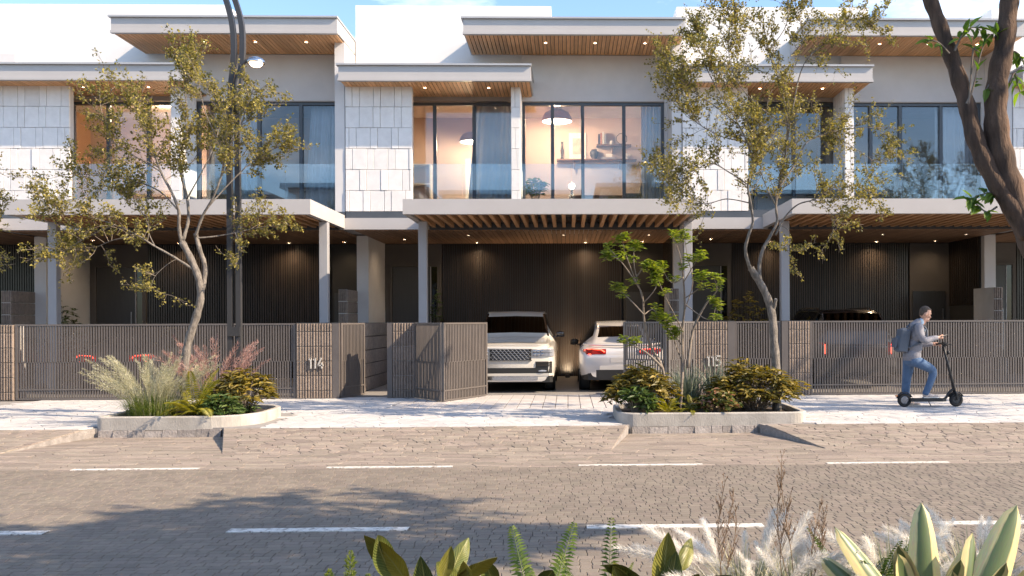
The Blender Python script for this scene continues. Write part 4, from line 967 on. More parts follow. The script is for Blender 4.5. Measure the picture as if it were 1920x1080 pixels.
# porch lamps: real beams under the porch ceilings, an uplight at the foot of the slat wall
for k in (-1, 0, 1):
    for x, y, w in ((-2.55, 25.6, 30), (.5, 25.6, 45), (2.1, 25.4, 12), (-4.4, 24.6, 12)):
        t = Thing('ceiling_spot', f'recessed porch ceiling spot, {"west" if x < -1 else "east"} half of the {["left", "middle", "right"][k + 1]} house, {"by the door" if abs(x) > 4 else "near the side panel" if x > 2 else "before the slats"}', 'spotlight', (x + P8 * k, y, 3.80), group='recessed porch spots')
        t.part('ring', MB().lathe([(.055, 3.808), (.055, 3.795), (.038, 3.795)], 14, 'Z', (x + P8 * k, y, 0), cap=False), 'post_metal'); t.part('lens', MB().lathe([(.037, 3.80), (.001, 3.80)], 12, 'Z', (x + P8 * k, y, 0)), 'lamp_warm')
        spot(t.o, (0, 0, -.03), w * 1.0, (0, 0, 0), 150)
for i, (x, y, w) in enumerate(((-.02, 25.35, 16), (.55, 25.5, 10))):
    up = Thing('uplight', ['floor uplight in the gap between the two white cars', 'floor uplight hidden behind the white hatchback'][i], 'spotlight', (x, y, 0))
    up.part('body', MB().lathe([(.06, .005), (.07, .02), (.07, .09), (.055, .1)], 14, 'Z', (x, y, 0)), 'dark_metal'); up.part('lens', MB().lathe([(.05, .098), (.001, .098)], 12, 'Z', (x, y, 0)), 'lamp_warm')
    spot(up.o, (0, 0, .14), w * 5, (R(158), 0, 0), 150, r=.1)

# ================================================================== vegetation helpers
def catmull(P, n=4):
    P = [Vector(p) for p in P]; Q = []
    for i in range(len(P) - 1):
        p0, p1, p2, p3 = P[max(i - 1, 0)], P[i], P[i + 1], P[min(i + 2, len(P) - 1)]
        for j in range(n):
            u = j / n; Q.append(.5 * (2 * p1 + (p2 - p0) * u + (2 * p0 - 5 * p1 + 4 * p2 - p3) * u * u + (3 * p1 - p0 - 3 * p2 + p3) * u ** 3))
    Q.append(P[-1]); return Q
def rvec():
    v = Vector((random.gauss(0, 1), random.gauss(0, 1), random.gauss(0, 1))); return v.normalized()
class Leaves:
    """many small blades in one mesh"""
    def __init__(s): s.p = []; s.d = []; s.n = []; s.l = []; s.w = []
    def put(s, p, d, n, l, w): s.p.append(p); s.d.append(d); s.n.append(n); s.l.append(l); s.w.append(w)
    def build(s, name, m, parent, shift=(0, 0, 0), six=False, fold=.25, droop=.12):
        p = np.array(s.p, dtype=np.float64) - np.array(shift); d = np.array(s.d, dtype=np.float64); n = np.array(s.n, dtype=np.float64)
        l = np.array(s.l)[:, None]; w = np.array(s.w)[:, None]
        d /= np.linalg.norm(d, axis=1)[:, None] + 1e-9
        a = np.cross(d, n); a /= np.linalg.norm(a, axis=1)[:, None] + 1e-9; u = np.cross(a, d)
        K = len(p)
        if six:
            V = np.stack([p, p + d * l * .3 + a * w * .46 + u * w * fold, p + d * l * .68 + a * w * .36 + u * w * fold * .8 - u * l * droop * .4, p + d * l - u * l * droop, p + d * l * .68 - a * w * .36 + u * w * fold * .8 - u * l * droop * .4, p + d * l * .3 - a * w * .46 + u * w * fold, p + d * l * .35, p + d * l * .7 - u * l * droop * .5], 1).reshape(-1, 3)
            base = np.arange(K)[:, None] * 8
            F = np.concatenate([base + np.array([0, 1, 6]), base + np.array([0, 6, 5]), base + np.array([2, 3, 7]), base + np.array([7, 3, 4])], 0)
            F4 = np.concatenate([base + np.array([1, 2, 7, 6]), base + np.array([6, 7, 4, 5])], 0)
            faces = F.tolist() + F4.tolist()
        else:
            V = np.stack([p, p + d * l * .45 + a * w * .5 + u * w * fold, p + d * l - u * l * droop, p + d * l * .45 - a * w * .5 + u * w * fold], 1).reshape(-1, 3)
            base = np.arange(K)[:, None] * 4; F = np.concatenate([base + np.array([0, 1, 2]), base + np.array([0, 2, 3])], 0); faces = F.tolist()
        me = bpy.data.meshes.new(name); me.from_pydata(V.tolist(), [], faces); me.materials.append(M[m]); me.update()
        return link(name, me, parent)
def ray_pt(px, py, Y):
    """a point of the place from its bearing, at its own distance"""
    return Vector(((px - 1065) * Y / 1700 + .0, Y, 1.6 + (601 - .0045 * (px - 1065) - py) * Y / 1700))
def grow(name, label, base, limbs, bark, leafm, n2, len2, twigs, nleaf, lsize, lw, seed, up=.25, six=False, start=.35, group=None, rmin=.006, accept=None, trunk_n=10):
    random.seed(seed); t = Thing(name, label, 'tree', base, group=group)
    tr = MB(); lv = Leaves(); tw = MB()
    sec = []
    for pts, r0, r1, s0, dens in limbs:
        Q = catmull(pts, 5); k = len(Q); rad = [lerp(r0, r1, (i / (k - 1)) ** .8) * (1 + .08 * math.sin(i * 1.7)) for i in range(k)]
        tr.tube(Q, rad, trunk_n if r0 > .05 else 7, wob=.05 if trunk_n < 12 else .02)
        L = sum((b - a).length for a, b in zip(Q, Q[1:])); m = max(1, int(L * n2 * dens)) if dens else 0
        for _ in range(m):
            u = random.uniform(s0, 1.) ** .8; i = min(k - 2, int(u * (k - 1))); p = Q[i].lerp(Q[i + 1], random.random())
            tan = (Q[i + 1] - Q[i]).normalized(); out = rvec(); out = (out - tan * out.dot(tan)).normalized()
            d = (tan * random.uniform(.3, .9) + out * 1. + Vector((0, 0, up))).normalized()
            sec.append((p, d, len2 * random.uniform(.5, 1.2) * (1 - .35 * u), rad[i] * .45))
    for p, d, L, r0 in sec:
        pts = [p]; q = p; dd = d.copy()
        for i in range(5):
            dd = (dd + rvec() * .35 + Vector((0, 0, .06))).normalized(); q = q + dd * L / 5; pts.append(q)
        if accept and not accept(pts[-1]): continue
        r0 = max(rmin * 1.3, min(r0, .012)); tw.tube(pts, [lerp(r0, rmin * .6, i / 5) for i in range(6)], 5, cap=False)
        for _ in range(twigs):
            i = random.choice((1, 2, 2, 3, 3, 4, 4, 5)); s = pts[i].lerp(pts[max(0, i - 1)], random.random()); td = (dd + rvec() * .9 + Vector((0, 0, .15))).normalized(); tl = L * random.uniform(.16, .36)
            e = s + td * tl; mid = s.lerp(e, .5) + rvec() * tl * .12
            if accept and not accept(e): continue
            tw.tube([s, mid, e], [rmin * .6, rmin * .5, rmin * .3], 4, cap=False)
            for _ in range(nleaf):
                f = random.random() ** .8; lp = (s.lerp(mid, f * 2) if f < .5 else mid.lerp(e, f * 2 - 1)) + rvec() * lsize * .7
                ld = (td * .4 + rvec() + Vector((0, 0, .1))).normalized(); nn = (Vector((0, 0, 1)) + rvec() * .9).normalized(); ls = lsize * random.uniform(.6, 1.2)
                lv.put(lp, ld, nn, ls, ls * lw)
    t.part('trunk', tr, bark, smooth=True); o = t.part('twigs', tw, 'twig', smooth=True); o['kind'] = 'stuff'
    c = lv.build('crown', leafm, t.o, base, six); c['kind'] = 'stuff'
    return t

# ------------------------------------------------------------------ the left planter tree
def limb(pts, y, dy, r0, r1, s0=.25, dens=1.):
    n = len(pts); return ([ray_pt(px, py, y + dy * (i / (n - 1))) for i, (px, py) in enumerate(pts)], r0, r1, s0, dens)
YL = 15.05
left_limbs = [
    limb([(352, 775), (354, 700), (360, 645), (374, 600), (384, 560), (381, 525), (368, 490), (350, 455)], YL, 0, 0.0704, 0.0528, 1, 0),
    limb([(381, 570), (390, 530), (392, 500), (383, 470), (375, 440)], YL + .03, .12, 0.0396, 0.0360, 1, 0),
    limb([(350, 457), (345, 430), (344, 395), (330, 360), (312, 325), (298, 285), (280, 245), (268, 205), (240, 165)], YL, -.5, 0.0346, 0.0058, .35, 1.),
    limb([(352, 452), (362, 415), (360, 375), (350, 335), (347, 300), (362, 235), (356, 165), (362, 105)], YL, .5, 0.0317, 0.0053, .35, 1.15),
    limb([(375, 445), (388, 408), (408, 372), (425, 325), (430, 290), (455, 250), (470, 205), (485, 165)], YL + .12, -.6, 0.0277, 0.0053, .3, 1.2),
    limb([(392, 398), (430, 355), (470, 315), (505, 290), (545, 270)], YL, .5, 0.0149, 0.0043, .3, 1.3),
    limb([(374, 508), (352, 494), (330, 480), (298, 462), (272, 445), (228, 424), (175, 408), (118, 398), (88, 392)], YL, -.55, 0.0242, 0.0043, .35, 1.1),
    limb([(262, 446), (225, 452), (188, 468), (150, 480)], YL - .25, .4, 0.0099, 0.0034, .3, 1.),
    limb([(300, 462), (290, 440), (285, 415), (270, 390), (250, 370)], YL - .2, .5, 0.0099, 0.0034, .3, 1.),
    limb([(375, 448), (410, 445), (448, 438), (492, 428), (545, 420)], YL + .12, .4, 0.0158, 0.0038, .35, 1.1),
    limb([(345, 398), (310, 362), (270, 345), (215, 335), (150, 330)], YL, .6, 0.0149, 0.0038, .3, 1.1),
    limb([(360, 375), (400, 300), (420, 240), (425, 190)], YL, .7, 0.0124, 0.0038, .3, 1.3),
    limb([(312, 325), (270, 300), (225, 270), (205, 215), (200, 175)], YL - .3, .4, 0.0119, 0.0038, .3, 1.),
    limb([(340, 487), (322, 498), (300, 520), (292, 545)], YL, -.2, 0.0070, 0.0029, .4, .9),
    limb([(430, 290), (400, 230), (380, 170), (350, 130), (345, 110)], YL - .1, .3, 0.0099, 0.0034, .3, 1.),
    limb([(448, 438), (455, 460), (452, 485)], YL + .2, .1, 0.0059, 0.0029, .2, 1.),
    limb([(228, 424), (190, 440), (140, 470), (128, 488)], YL - .4, .1, 0.0070, 0.0029, .3, 1.)]
treeL = grow('planter_tree', 'slender crooked tree with small olive leaves growing from the left planter', (-6.3, YL, .1), left_limbs, 'bark_grey', 'leaf_olive', 11., .80, 11, 6, .050, .72, 11, rmin=.0038)
YR = 15.0
right_limbs = [
    limb([(1458, 790), (1457, 700), (1453, 640), (1450, 592), (1440, 556), (1424, 525), (1410, 502)], YR, 0, 0.0784, 0.0560, 1, 0),
    limb([(1450, 590), (1455, 570), (1457, 560)], YR, -.08, 0.0360, 0.0270, 1, 0),
    limb([(1424, 526), (1408, 500), (1400, 468), (1406, 440), (1414, 415), (1410, 380), (1405, 345), (1414, 305), (1404, 265), (1388, 232), (1360, 185), (1332, 135), (1312, 85)], YR, -.5, 0.0346, 0.0053, .35, 1.),
    limb([(1428, 530), (1426, 500), (1432, 470), (1448, 440), (1460, 415), (1458, 385), (1463, 350), (1476, 292), (1480, 232), (1470, 165), (1445, 92), (1432, 8)], YR, .4, 0.0380, 0.0058, .4, 1.),
    limb([(1457, 440), (1476, 405), (1500, 382), (1532, 372), (1562, 352), (1612, 346), (1655, 375)], YR, -.5, 0.0178, 0.0043, .35, 1.1),
    limb([(1463, 352), (1495, 305), (1518, 264), (1560, 247), (1610, 237), (1662, 236)], YR, .5, 0.0178, 0.0043, .35, 1.),
    limb([(1476, 292), (1490, 205), (1512, 118), (1558, 72), (1600, 32), (1648, 42)], YR + .2, .4, 0.0158, 0.0043, .35, 1.),
    limb([(1405, 345), (1370, 322), (1332, 305), (1290, 332), (1252, 362)], YR - .2, -.4, 0.0129, 0.0038, .3, 1.3),
    limb([(1404, 265), (1345, 250), (1285, 205), (1252, 120)], YR - .3, .5, 0.0119, 0.0038, .3, 1.4),
    limb([(1410, 380), (1365, 372), (1318, 380), (1268, 345), (1240, 300)], YR - .2, .7, 0.0109, 0.0038, .3, 1.3),
    limb([(1480, 232), (1430, 200), (1385, 150), (1370, 95), (1372, 45), (1365, 0)], YR + .2, -.4, 0.0119, 0.0038, .3, 1.2),
    limb([(1388, 232), (1340, 195), (1290, 160), (1262, 105)], YR - .4, .1, 0.0099, 0.0034, .3, 1.3),
    limb([(1470, 165), (1500, 110), (1510, 50), (1490, -10)], YR + .3, .2, 0.0099, 0.0034, .3, 1.),
    limb([(1445, 92), (1480, 40), (1475, -30), (1440, -70)], YR + .3, -.2, 0.0090, 0.0034, .2, 1.),
    limb([(1560, 247), (1600, 270), (1650, 300), (1680, 285)], YR + .3, .2, 0.0079, 0.0029, .3, .9),
    limb([(1476, 292), (1440, 240), (1400, 190), (1340, 90), (1310, 60)], YR + .1, .6, 0.0109, 0.0034, .3, 1.3),
    limb([(1532, 372), (1560, 395), (1575, 420), (1560, 440)], YR - .2, -.1, 0.0059, 0.0029, .2, .9),
    limb([(1463, 420), (1480, 430), (1485, 450), (1478, 470)], YR, -.2, 0.0059, 0.0029, .3, .9),
    limb([(1458, 385), (1430, 320), (1440, 260), (1430, 200)], YR, -.5, 0.0099, 0.0034, .3, 1.2)]
treeR = grow('planter_tree', 'tall crooked tree with small olive leaves growing from the right planter', (3.4, YR, .1), right_limbs, 'bark_grey', 'leaf_olive', 10.5, .85, 11, 6, .050, .72, 23, rmin=.0038)
# the same street trees go on outside the picture and shade the pavement
c_ = copy_tree(treeL.o, None, Vector((-11.6, YL - .3, .1)), (0, 0, R(200))); tag(c_, 'street tree whose twigs reach in at the left picture edge', 'tree')
c_ = copy_tree(treeR.o, None, Vector((12.6, YR, .1)), (0, 0, R(35))); tag(c_, 'street tree standing beyond the right picture edge', 'tree')

# ------------------------------------------------------------------ foreground tree
YF = 4.6
def crown_ok(e):
    top = 1.6 + 625 * e.y / 1700
    return e.z > top + .12 or e.x > 900 * e.y / 1700
fore = [limb([(2075, 1150), (2050, 800), (2000, 580), (1956, 465), (1920, 385), (1895, 315), (1880, 240), (1880, 160), (1895, 80), (1905, 0), (1912, -60), (1925, -200), (1900, -420)], YF, .1, .094, .034, 1, 0),
        limb([(1944, 440), (1908, 384), (1870, 325), (1840, 260), (1822, 190), (1800, 120), (1775, 50), (1752, -10), (1720, -90), (1650, -220), (1560, -330)], YF, .2, .054, .03, 1, 0)]
def up3(a, b, c, d): return [Vector(a), Vector(b), Vector(c), Vector(d)]
for i in range(20):
    a = random.uniform(0, 6.28); rr_ = random.uniform(.9, 2.3); st_ = random.choice([(2.3, 4.75, 4.2), (2.0, 4.75, 3.7), (2.3, 4.7, 4.6), (2.35, 4.7, 4.0)])
    ex, ey, ez = 3.2 + rr_ * math.cos(a) * 1.35, 5.0 + rr_ * math.sin(a) * 1.0, random.uniform(4.7, 6.6)
    fore.append((up3(st_, (lerp(st_[0], ex, .35), lerp(st_[1], ey, .35), lerp(st_[2], ez, .45)), (lerp(st_[0], ex, .7), lerp(st_[1], ey, .7), lerp(st_[2], ez, .8)), (ex, ey, ez)), .035, .01, .3, 1.))
treeF = grow('roadside_tree', 'thick brown forked trunk at the right picture edge with glossy green leaves', (2.4, YF, -.02), fore, 'bark_brown', 'leaf_canopy', 6.2, .8, 6, 9, .10, .5, 31, six=True, accept=crown_ok, trunk_n=16)
random.seed(5)
def spray(pts, n, ls):
    Q = catmull(pts, 4); tw_ = MB().tube(Q, [lerp(.006, .002, i / (len(Q) - 1)) for i in range(len(Q))], 5, cap=False); o = treeF.part('leafy_spray', tw_, 'twig'); lv = Leaves()
    for i in range(n):
        k = random.randrange(len(Q) // 4, len(Q)); p = Q[k]; d = (rvec() + (Q[-1] - Q[0]).normalized() * .7 + Vector((0, 0, -.25))).normalized(); s = ls * random.uniform(.75, 1.15)
        lv.put(p, d, (Vector((0, -.6, 1)) + rvec() * .5).normalized(), s, s * .45)
    c = lv.build('leaf', 'leaf_canopy', o, treeF.base, True); c['kind'] = 'stuff'
for pts, n in (([(1822, 190), (1835, 160), (1850, 95), (1865, 62), (1885, 55)], 18), ([(1800, 90), (1815, 60), (1835, 45), (1870, 50)], 20), ([(1790, 95), (1770, 75), (1752, 70), (1745, 78)], 9), ([(1895, 370), (1875, 358), (1850, 362), (1828, 372)], 16), ([(1880, 385), (1860, 395), (1840, 380), (1825, 370)], 12), ([(1826, 200), (1835, 92), (1840, 88), (1848, 92)], 6), ([(1905, 150), (1915, 130), (1920, 150), (1926, 170)], 9), ([(1900, 100), (1912, 90), (1922, 95), (1930, 110)], 8), ([(1886, 300), (1870, 165), (1862, 160), (1855, 170)], 3)):
    spray([ray_pt(a, b, YF + .04) for a, b in pts], n, .075)

# ------------------------------------------------------------------ saplings in the right planter
random.seed(41)
def sapling(label, stems, seed):
    random.seed(seed); t = Thing('sapling', label, 'sapling', ray_pt(*stems[0][0], 14.7)); lv = Leaves()
    for pts in stems:
        Q = catmull([ray_pt(a, b, 14.7 + .25 * math.sin(i * .8 + len(pts) + pts[-1][0])) for i, (a, b) in enumerate(pts)], 4); k = len(Q)
        r0 = .028 if pts[0][1] > 680 else .011
        t.part('stem', MB().tube(Q, [lerp(r0, .004, i / (k - 1)) for i in range(k)], 7), 'twig', smooth=True)
        ends = [Q[-1]] + [Q[int(k * f)] + rvec() * .07 for f in ((.72, .88) if r0 > .02 else (.6, .8, .93))]
        for e in ends:
            cl = e + Vector((0, 0, .02))
            for _ in range(30):
                a = random.uniform(0, 6.28); d = Vector((math.cos(a), math.sin(a), random.uniform(-.2, .55))).normalized(); s = random.uniform(.06, .12)
                lv.put(cl + rvec() * .06, d, (Vector((0, 0, 1)) + rvec() * .4).normalized(), s, s * .5)
    c = lv.build('crown', 'leaf_lime', t.o, t.base, True); c['kind'] = 'stuff'
sapling('leaning sapling with lime green leaf tufts, left one of the two stems', [[(1252, 760), (1242, 690), (1220, 650), (1208, 600), (1205, 555), (1190, 525), (1165, 490), (1142, 465)], [(1208, 590), (1180, 560), (1158, 540)], [(1205, 560), (1190, 500), (1190, 460)], [(1205, 570), (1230, 540), (1232, 510)], [(1198, 540), (1175, 480), (1168, 450)], [(1242, 690), (1210, 660), (1170, 640)], [(1190, 525), (1215, 490), (1213, 500)], [(1165, 490), (1150, 480), (1140, 485)], [(1208, 590), (1225, 580), (1235, 600)]], 3)
sapling('upright sapling with lime green leaf tufts, right one of the two stems', [[(1275, 770), (1280, 690), (1280, 620), (1285, 570), (1282, 520), (1275, 475), (1262, 440)], [(1285, 580), (1300, 530), (1290, 480), (1285, 445)], [(1290, 690), (1300, 620), (1325, 570), (1345, 545), (1340, 520)], [(1280, 620), (1260, 580), (1245, 550), (1230, 510)], [(1283, 560), (1312, 540), (1318, 520)], [(1282, 520), (1260, 530), (1240, 500)], [(1280, 650), (1262, 620), (1255, 600)], [(1285, 570), (1330, 600), (1345, 570)], [(1282, 530), (1300, 500), (1312, 480)], [(1280, 680), (1265, 640), (1268, 625)]], 4)

# ------------------------------------------------------------------ bushes, ferns, grasses
def bush(label, c, rad, leafm, n, ls, lw, seed, name='bush', droop=.2, six=True, zb=.1):
    random.seed(seed); t = Thing(name, label, 'bush', (c[0], c[1], zb)); lv = Leaves(); st = MB()
    for _ in range(int(n / 14)):
        v = rvec(); v.z = abs(v.z) * 1.05 - .12; r = random.uniform(.72, 1.08) * (1 + .12 * math.sin(v.x * 5 + seed) * math.cos(v.y * 4))
        e = Vector((c[0] + v.x * rad[0] * r, c[1] + v.y * rad[1] * r, c[2] + v.z * rad[2] * r)); e.z = max(e.z, zb + .02)
        s = Vector((c[0] + v.x * rad[0] * .15, c[1] + v.y * rad[1] * .15, zb)); st.tube([s, s.lerp(e, .6) + Vector((0, 0, .05)), e], [.008, .005, .002], 4, cap=False)
        for _ in range(14):
            a = random.uniform(0, 6.28); d = Vector((math.cos(a) + v.x * .7, math.sin(a) + v.y * .7, random.uniform(-.25, .45) + v.z * .2)).normalized(); q = ls * random.uniform(.6, 1.25)
            f = random.choice((1, 1, .93, .82)); lv.put(s.lerp(e, f) + rvec() * ls * .3, d, (Vector((0, 0, 1)) + v * .6 + rvec() * .45).normalized(), q, q * lw)
    o = t.part('stems', st, 'twig'); o['kind'] = 'stuff'
    c_ = lv.build('foliage', leafm, t.o, t.base, six, droop=droop); c_['kind'] = 'stuff'
    return t
bush('golden green bush at the right end of the left planter', (-5.30, 15.0, .42), (.42, .45, .42), 'leaf_gold', 900, .15, .36, 51)
bush('golden green bush at the left end of the right planter', (1.18, 14.75, .36), (.55, .45, .48), 'leaf_gold', 1100, .155, .36, 52)
bush('wide golden green bush at the right end of the right planter', (3.05, 14.8, .40), (.72, .5, .48), 'leaf_gold', 1700, .155, .36, 53)
bush('low bush with pinkish leaf tips at the front of the right planter', (2.30, 14.25, .24), (.34, .22, .25), 'leaf_pink', 700, .095, .55, 54)
bush('small dark green leafy plant at the front of the left planter', (-5.42, 14.42, .22), (.28, .25, .22), 'leaf_dark', 320, .15, .3, 55, 'leafy_plant')
bush('small dark green leafy plant at the front left of the right planter', (1.06, 14.32, .26), (.28, .22, .26), 'leaf_dark', 380, .15, .3, 56, 'leafy_plant')
def frond_mesh(name, m, L, arch, nl, lw, leafw, rach=.005, up=.2):
    """one frond along +x, arching over; leaflets in pairs"""
    lv = Leaves(); Q = []
    for i in range(13):
        u = i / 12; Q.append(Vector((L * (u - .12 * u * u * arch), 0, L * (up * u + .75 * math.sin(u * 1.5) * (1 - arch * .55 * u) * .6 - arch * .32 * u * u))))
    mb = MB().tube(Q, [lerp(rach, .0015, i / 12) for i in range(13)], 5)
    v, f = list(mb.v), list(mb.f)
    for i in range(nl):
        u = .12 + .88 * i / nl; k = u * 12; j = min(11, int(k)); p = Q[j].lerp(Q[j + 1], k - j); t = (Q[j + 1] - Q[j]).normalized()
        l = lw * (math.sin(math.pi * (.12 + .86 * u)) ** .7 + .08)
        for s in (-1, 1):
            d = (Vector((0, s, 0)) + t * .45 + Vector((0, 0, -.08))).normalized(); n = Vector((0, 0, 1)); a = t
            o = len(v); w = leafw * (.6 + .4 * l / lw)
            v += [tuple(p), tuple(p + d * l * .4 + a * w * .5 + Vector((0, 0, .006))), tuple(p + d * l - Vector((0, 0, .1 * l))), tuple(p + d * l * .4 - a * w * .5 + Vector((0, 0, .006)))]
            f += [(o, o + 1, o + 2), (o, o + 2, o + 3)]
    me = bpy.data.meshes.new(name); me.from_pydata(v, [], f); me.materials.append(M[m]); me.update(); return me
FR = [frond_mesh('frond', 'frond_yellow', .62, a, 22, .085, .024, up=u) for a, u in ((.9, .35), (1.3, .3), (.5, .6))]
FG = [frond_mesh('frond', 'frond_green', .42, a, 26, .062, .017, .004, up=u) for a, u in ((.35, .9), (.6, .7), (.2, 1.2))]
def fern(label, loc, n, meshes, sc, seed, tilt=.2, name='fern', cat='fern', zrot=None):
    random.seed(seed); t = Thing(name, label, cat, loc)
    for i in range(n):
        o = link('frond', random.choice(meshes), t.o, (0, 0, 0), (0, random.uniform(-tilt, tilt), (zrot[i] if zrot else 2 * math.pi * (i + random.uniform(-.3, .3)) / n))); s = sc * random.uniform(.8, 1.15); o.scale = (s, s, s)
    return t
fern('yellow green fern arching over the middle of the left planter', (-5.92, 14.5, .12), 20, FR, 1.1, 61, .4)
fern('small yellow green fern at the front right of the left planter', (-5.72, 14.32, .12), 12, FR, .6, 68, .35)
bush('low green cover plant filling the back of the right planter', (2.3, 15.2, .18), (1.1, .35, .16), 'leaf_dark', 600, .09, .5, 151, 'cover_plant')
bush('low green cover plant filling the middle of the left planter', (-5.9, 14.9, .16), (.9, .5, .12), 'leaf_dark', 520, .09, .5, 152, 'cover_plant')
fern('yellow green cycad at the front of the right planter, left one', (1.58, 14.35, .12), 13, FR, .62, 62, .3, 'cycad', 'cycad')
fern('smaller yellow green cycad at the front of the right planter, right one', (1.96, 14.3, .12), 11, FR, .56, 63, .3, 'cycad', 'cycad')
def blades(n, h, spread, w, m, name, seed, lean=0., arch=.5, segs=4, root=.25):
    random.seed(seed); mb = MB()
    for _ in range(n):
        a = random.uniform(0, 6.28); r = random.random() ** .5 * spread * root; p = Vector((r * math.cos(a), r * math.sin(a), 0)); a += random.uniform(-.6, .6)
        out = Vector((math.cos(a), math.sin(a), 0)); L = h * random.uniform(.55, 1.1); tilt_ = random.uniform(.05, 1.) * spread / h; wd = w * random.uniform(.7, 1.2); sd = Vector((-out.y, out.x, 0)) * wd
        v = []
        for i in range(segs + 1):
            u = i / segs; q = p + out * (L * tilt_ * u * (.5 + .7 * u)) + Vector((lean * L * u, 0, L * (u - arch * tilt_ * u * u * u))); s = sd * (1 - u ** 1.6) * .5
            v += [tuple(q - s), tuple(q + s)]
        mb.add(v, [(2 * i, 2 * i + 1, 2 * i + 3, 2 * i + 2) for i in range(segs)])
    return mb.mesh(name, m)
def plume_mesh(L, w, n, m, seed, droop=.3, hair=.03, hw=.0022, stem=.45, seeds=False):
    """a grass stem with its feathery head"""
    random.seed(seed); mb = MB(); Q = [Vector((droop * L * (i / 9) ** 2.2, 0, L * (i / 9) * (1 - .18 * droop * (i / 9)))) for i in range(10)]
    mb.tube(Q, [lerp(.0026, .0012, i / 9) for i in range(10)], 4, cap=False)
    for i in range(n):
        u = stem + (1 - stem) * random.random() ** .9; k = u * 9; j = min(8, int(k)); p = Q[j].lerp(Q[j + 1], k - j); t = (Q[j + 1] - Q[j]).normalized()
        e = math.sin(math.pi * min(1, (u - stem) / (1 - stem) * .9 + .08)) ** .6; o = rvec(); o = (o - t * o.dot(t)).normalized()
        d = (t * random.uniform(.7, 1.3) + o * random.uniform(.35, 1.)).normalized(); l = hair * (.4 + e) * random.uniform(.6, 1.2); s = d.cross(rvec()).normalized() * hw
        q = p + o * w * e * random.random()
        mb.add([tuple(q - s), tuple(q + s), tuple(q + d * l)], [(0, 1, 2)])
    return mb.mesh('plume', m)
def grass(label, loc, bl, plumes, npl, spread, seed, scale=1., name='ornamental_grass', lean=(0, 0), hs=(.8, 1.15), zr=None, tl=.5, root=.35):
    random.seed(seed); t = Thing(name, label, 'grass', loc)
    for me in bl: o = link('blades', me, t.o); o['kind'] = 'stuff'; o.scale = (scale,) * 3
    for i in range(npl):
        a = zr[i % len(zr)] if zr else random.uniform(0, 6.28); r = random.random() ** .5 * spread; s = scale * random.uniform(*hs)
        o = link('plume', random.choice(plumes), t.o, (r * root * math.cos(a), r * root * math.sin(a), .02), (0, random.uniform(.1, tl) * r / spread + lean[0], a)); o.scale = (s, s, s)
    return t
PC = [plume_mesh(1.0, .03, 190, 'plume_cream', 70 + i, .28 + .1 * i, .05, .0026, .42) for i in range(4)]
PP = [plume_mesh(1.05, .035, 110, 'plume_pink', 80 + i, .2 + .08 * i, .05, .0032, .5) for i in range(4)]
PW = [plume_mesh(.52, .013, 420, 'plume_white', 90 + i, .25 + .2 * i, .038, .0011, .58) for i in range(5)]
grass('big pale feathery grass clump at the left end of the left planter', (-6.66, 14.72, .1), [blades(900, .55, .55, .009, 'blade_green', 'blades', 71, arch=.8, root=.65), blades(260, .75, .5, .007, 'blade_pale', 'blades', 72, root=.6)], PC, 90, .5, 73, tl=.45, hs=(.6, 1.12), root=.75)
grass('pink feathery grass clump behind the fern in the left planter', (-5.9, 15.3, .1), [blades(320, .7, .5, .008, 'blade_green', 'blades', 74, root=.5)], PP, 42, .5, 75, tl=.5, hs=(.9, 1.3), root=.6)
grass('grey green strappy plant between the saplings and number 115', (2.0, 15.2, .12), [blades(150, .95, .62, .03, 'leaf_grey', 'blades', 76, arch=.75, segs=6)], PC, 0, .3, 77, name='strappy_plant')
grass('grey green strappy plant hiding the foot of the numbered right pillar', (2.5, 15.45, .12), [blades(130, .95, .55, .028, 'leaf_grey', 'blades', 78, arch=.7, segs=6)], PC, 0, .3, 79, name='strappy_plant')
c_ = copy_tree(treeF.o, None, Vector((3.8, YF + .05, -.02)), (0, 0, R(12))); c_.scale = (1.05, 1.05, 1.05); tag(c_, 'roadside tree beyond the right picture edge that shades the near lane', 'tree')

# ------------------------------------------------------------------ near verge plants
def blade_leaf(name, m, L, W, thick, curve, fold, n=14, tip=1.5, base=.45, twist=0., wave=0.):
    """a single broad leaf rising along +z, bending towards +x; real thickness; uv across and along"""
    mb = MB(); v = []; uv = []; rows = []
    for side_ in (1, -1):
        for i in range(n + 1):
            u = i / n; a = curve * u ** 1.4; x = L * (1 - math.cos(a)) / max(curve, .01) if curve > .02 else 0; z = L * math.sin(a) / max(curve, .01) if curve > .02 else L * u
            if curve > .02: a_ = curve * u ** 1.15; x = L * u * math.sin(a_ * .55); z = L * u * math.cos(a_ * .55)
            w = W * (base + (1 - base) * math.sin(min(1, u * 1.9) * math.pi / 2)) * max(0, 1 - u ** (tip * 3)) ** .55 * .5
            if base < .2: w = W * .5 * max(.04, math.sin(math.pi * min(1, u ** .8 * .97 + .03)) ** .8)
            tw = twist * u; 
            for j in range(7):
                s = (j - 3) / 3; c = abs(s)
                off = fold * w * c * c + thick * .5 * side_ * (1 - c * c) * (1 - u * .7) + wave * w * math.sin(u * 17 + s * 2) * c
                yy, xx = s * w, off
                v.append((x - xx * math.cos(curve * u * .5) , yy * math.cos(tw), z + yy * math.sin(tw) + xx * math.sin(curve * u * .5))); uv.append(((s + 1) / 2, u))
    k = (n + 1) * 7; f = []
    for b, rev in ((0, False), (k, True)):
        for i in range(n):
            for j in range(6):
                q = (b + i * 7 + j, b + i * 7 + j + 1, b + (i + 1) * 7 + j + 1, b + (i + 1) * 7 + j); f.append(q[::-1] if rev else q)
    mb.add(v, f); mb.uv = uv
    return mb.mesh(name, m, True)
Rv = lambda px, y=4.5: (px - 1065) * y / 1700
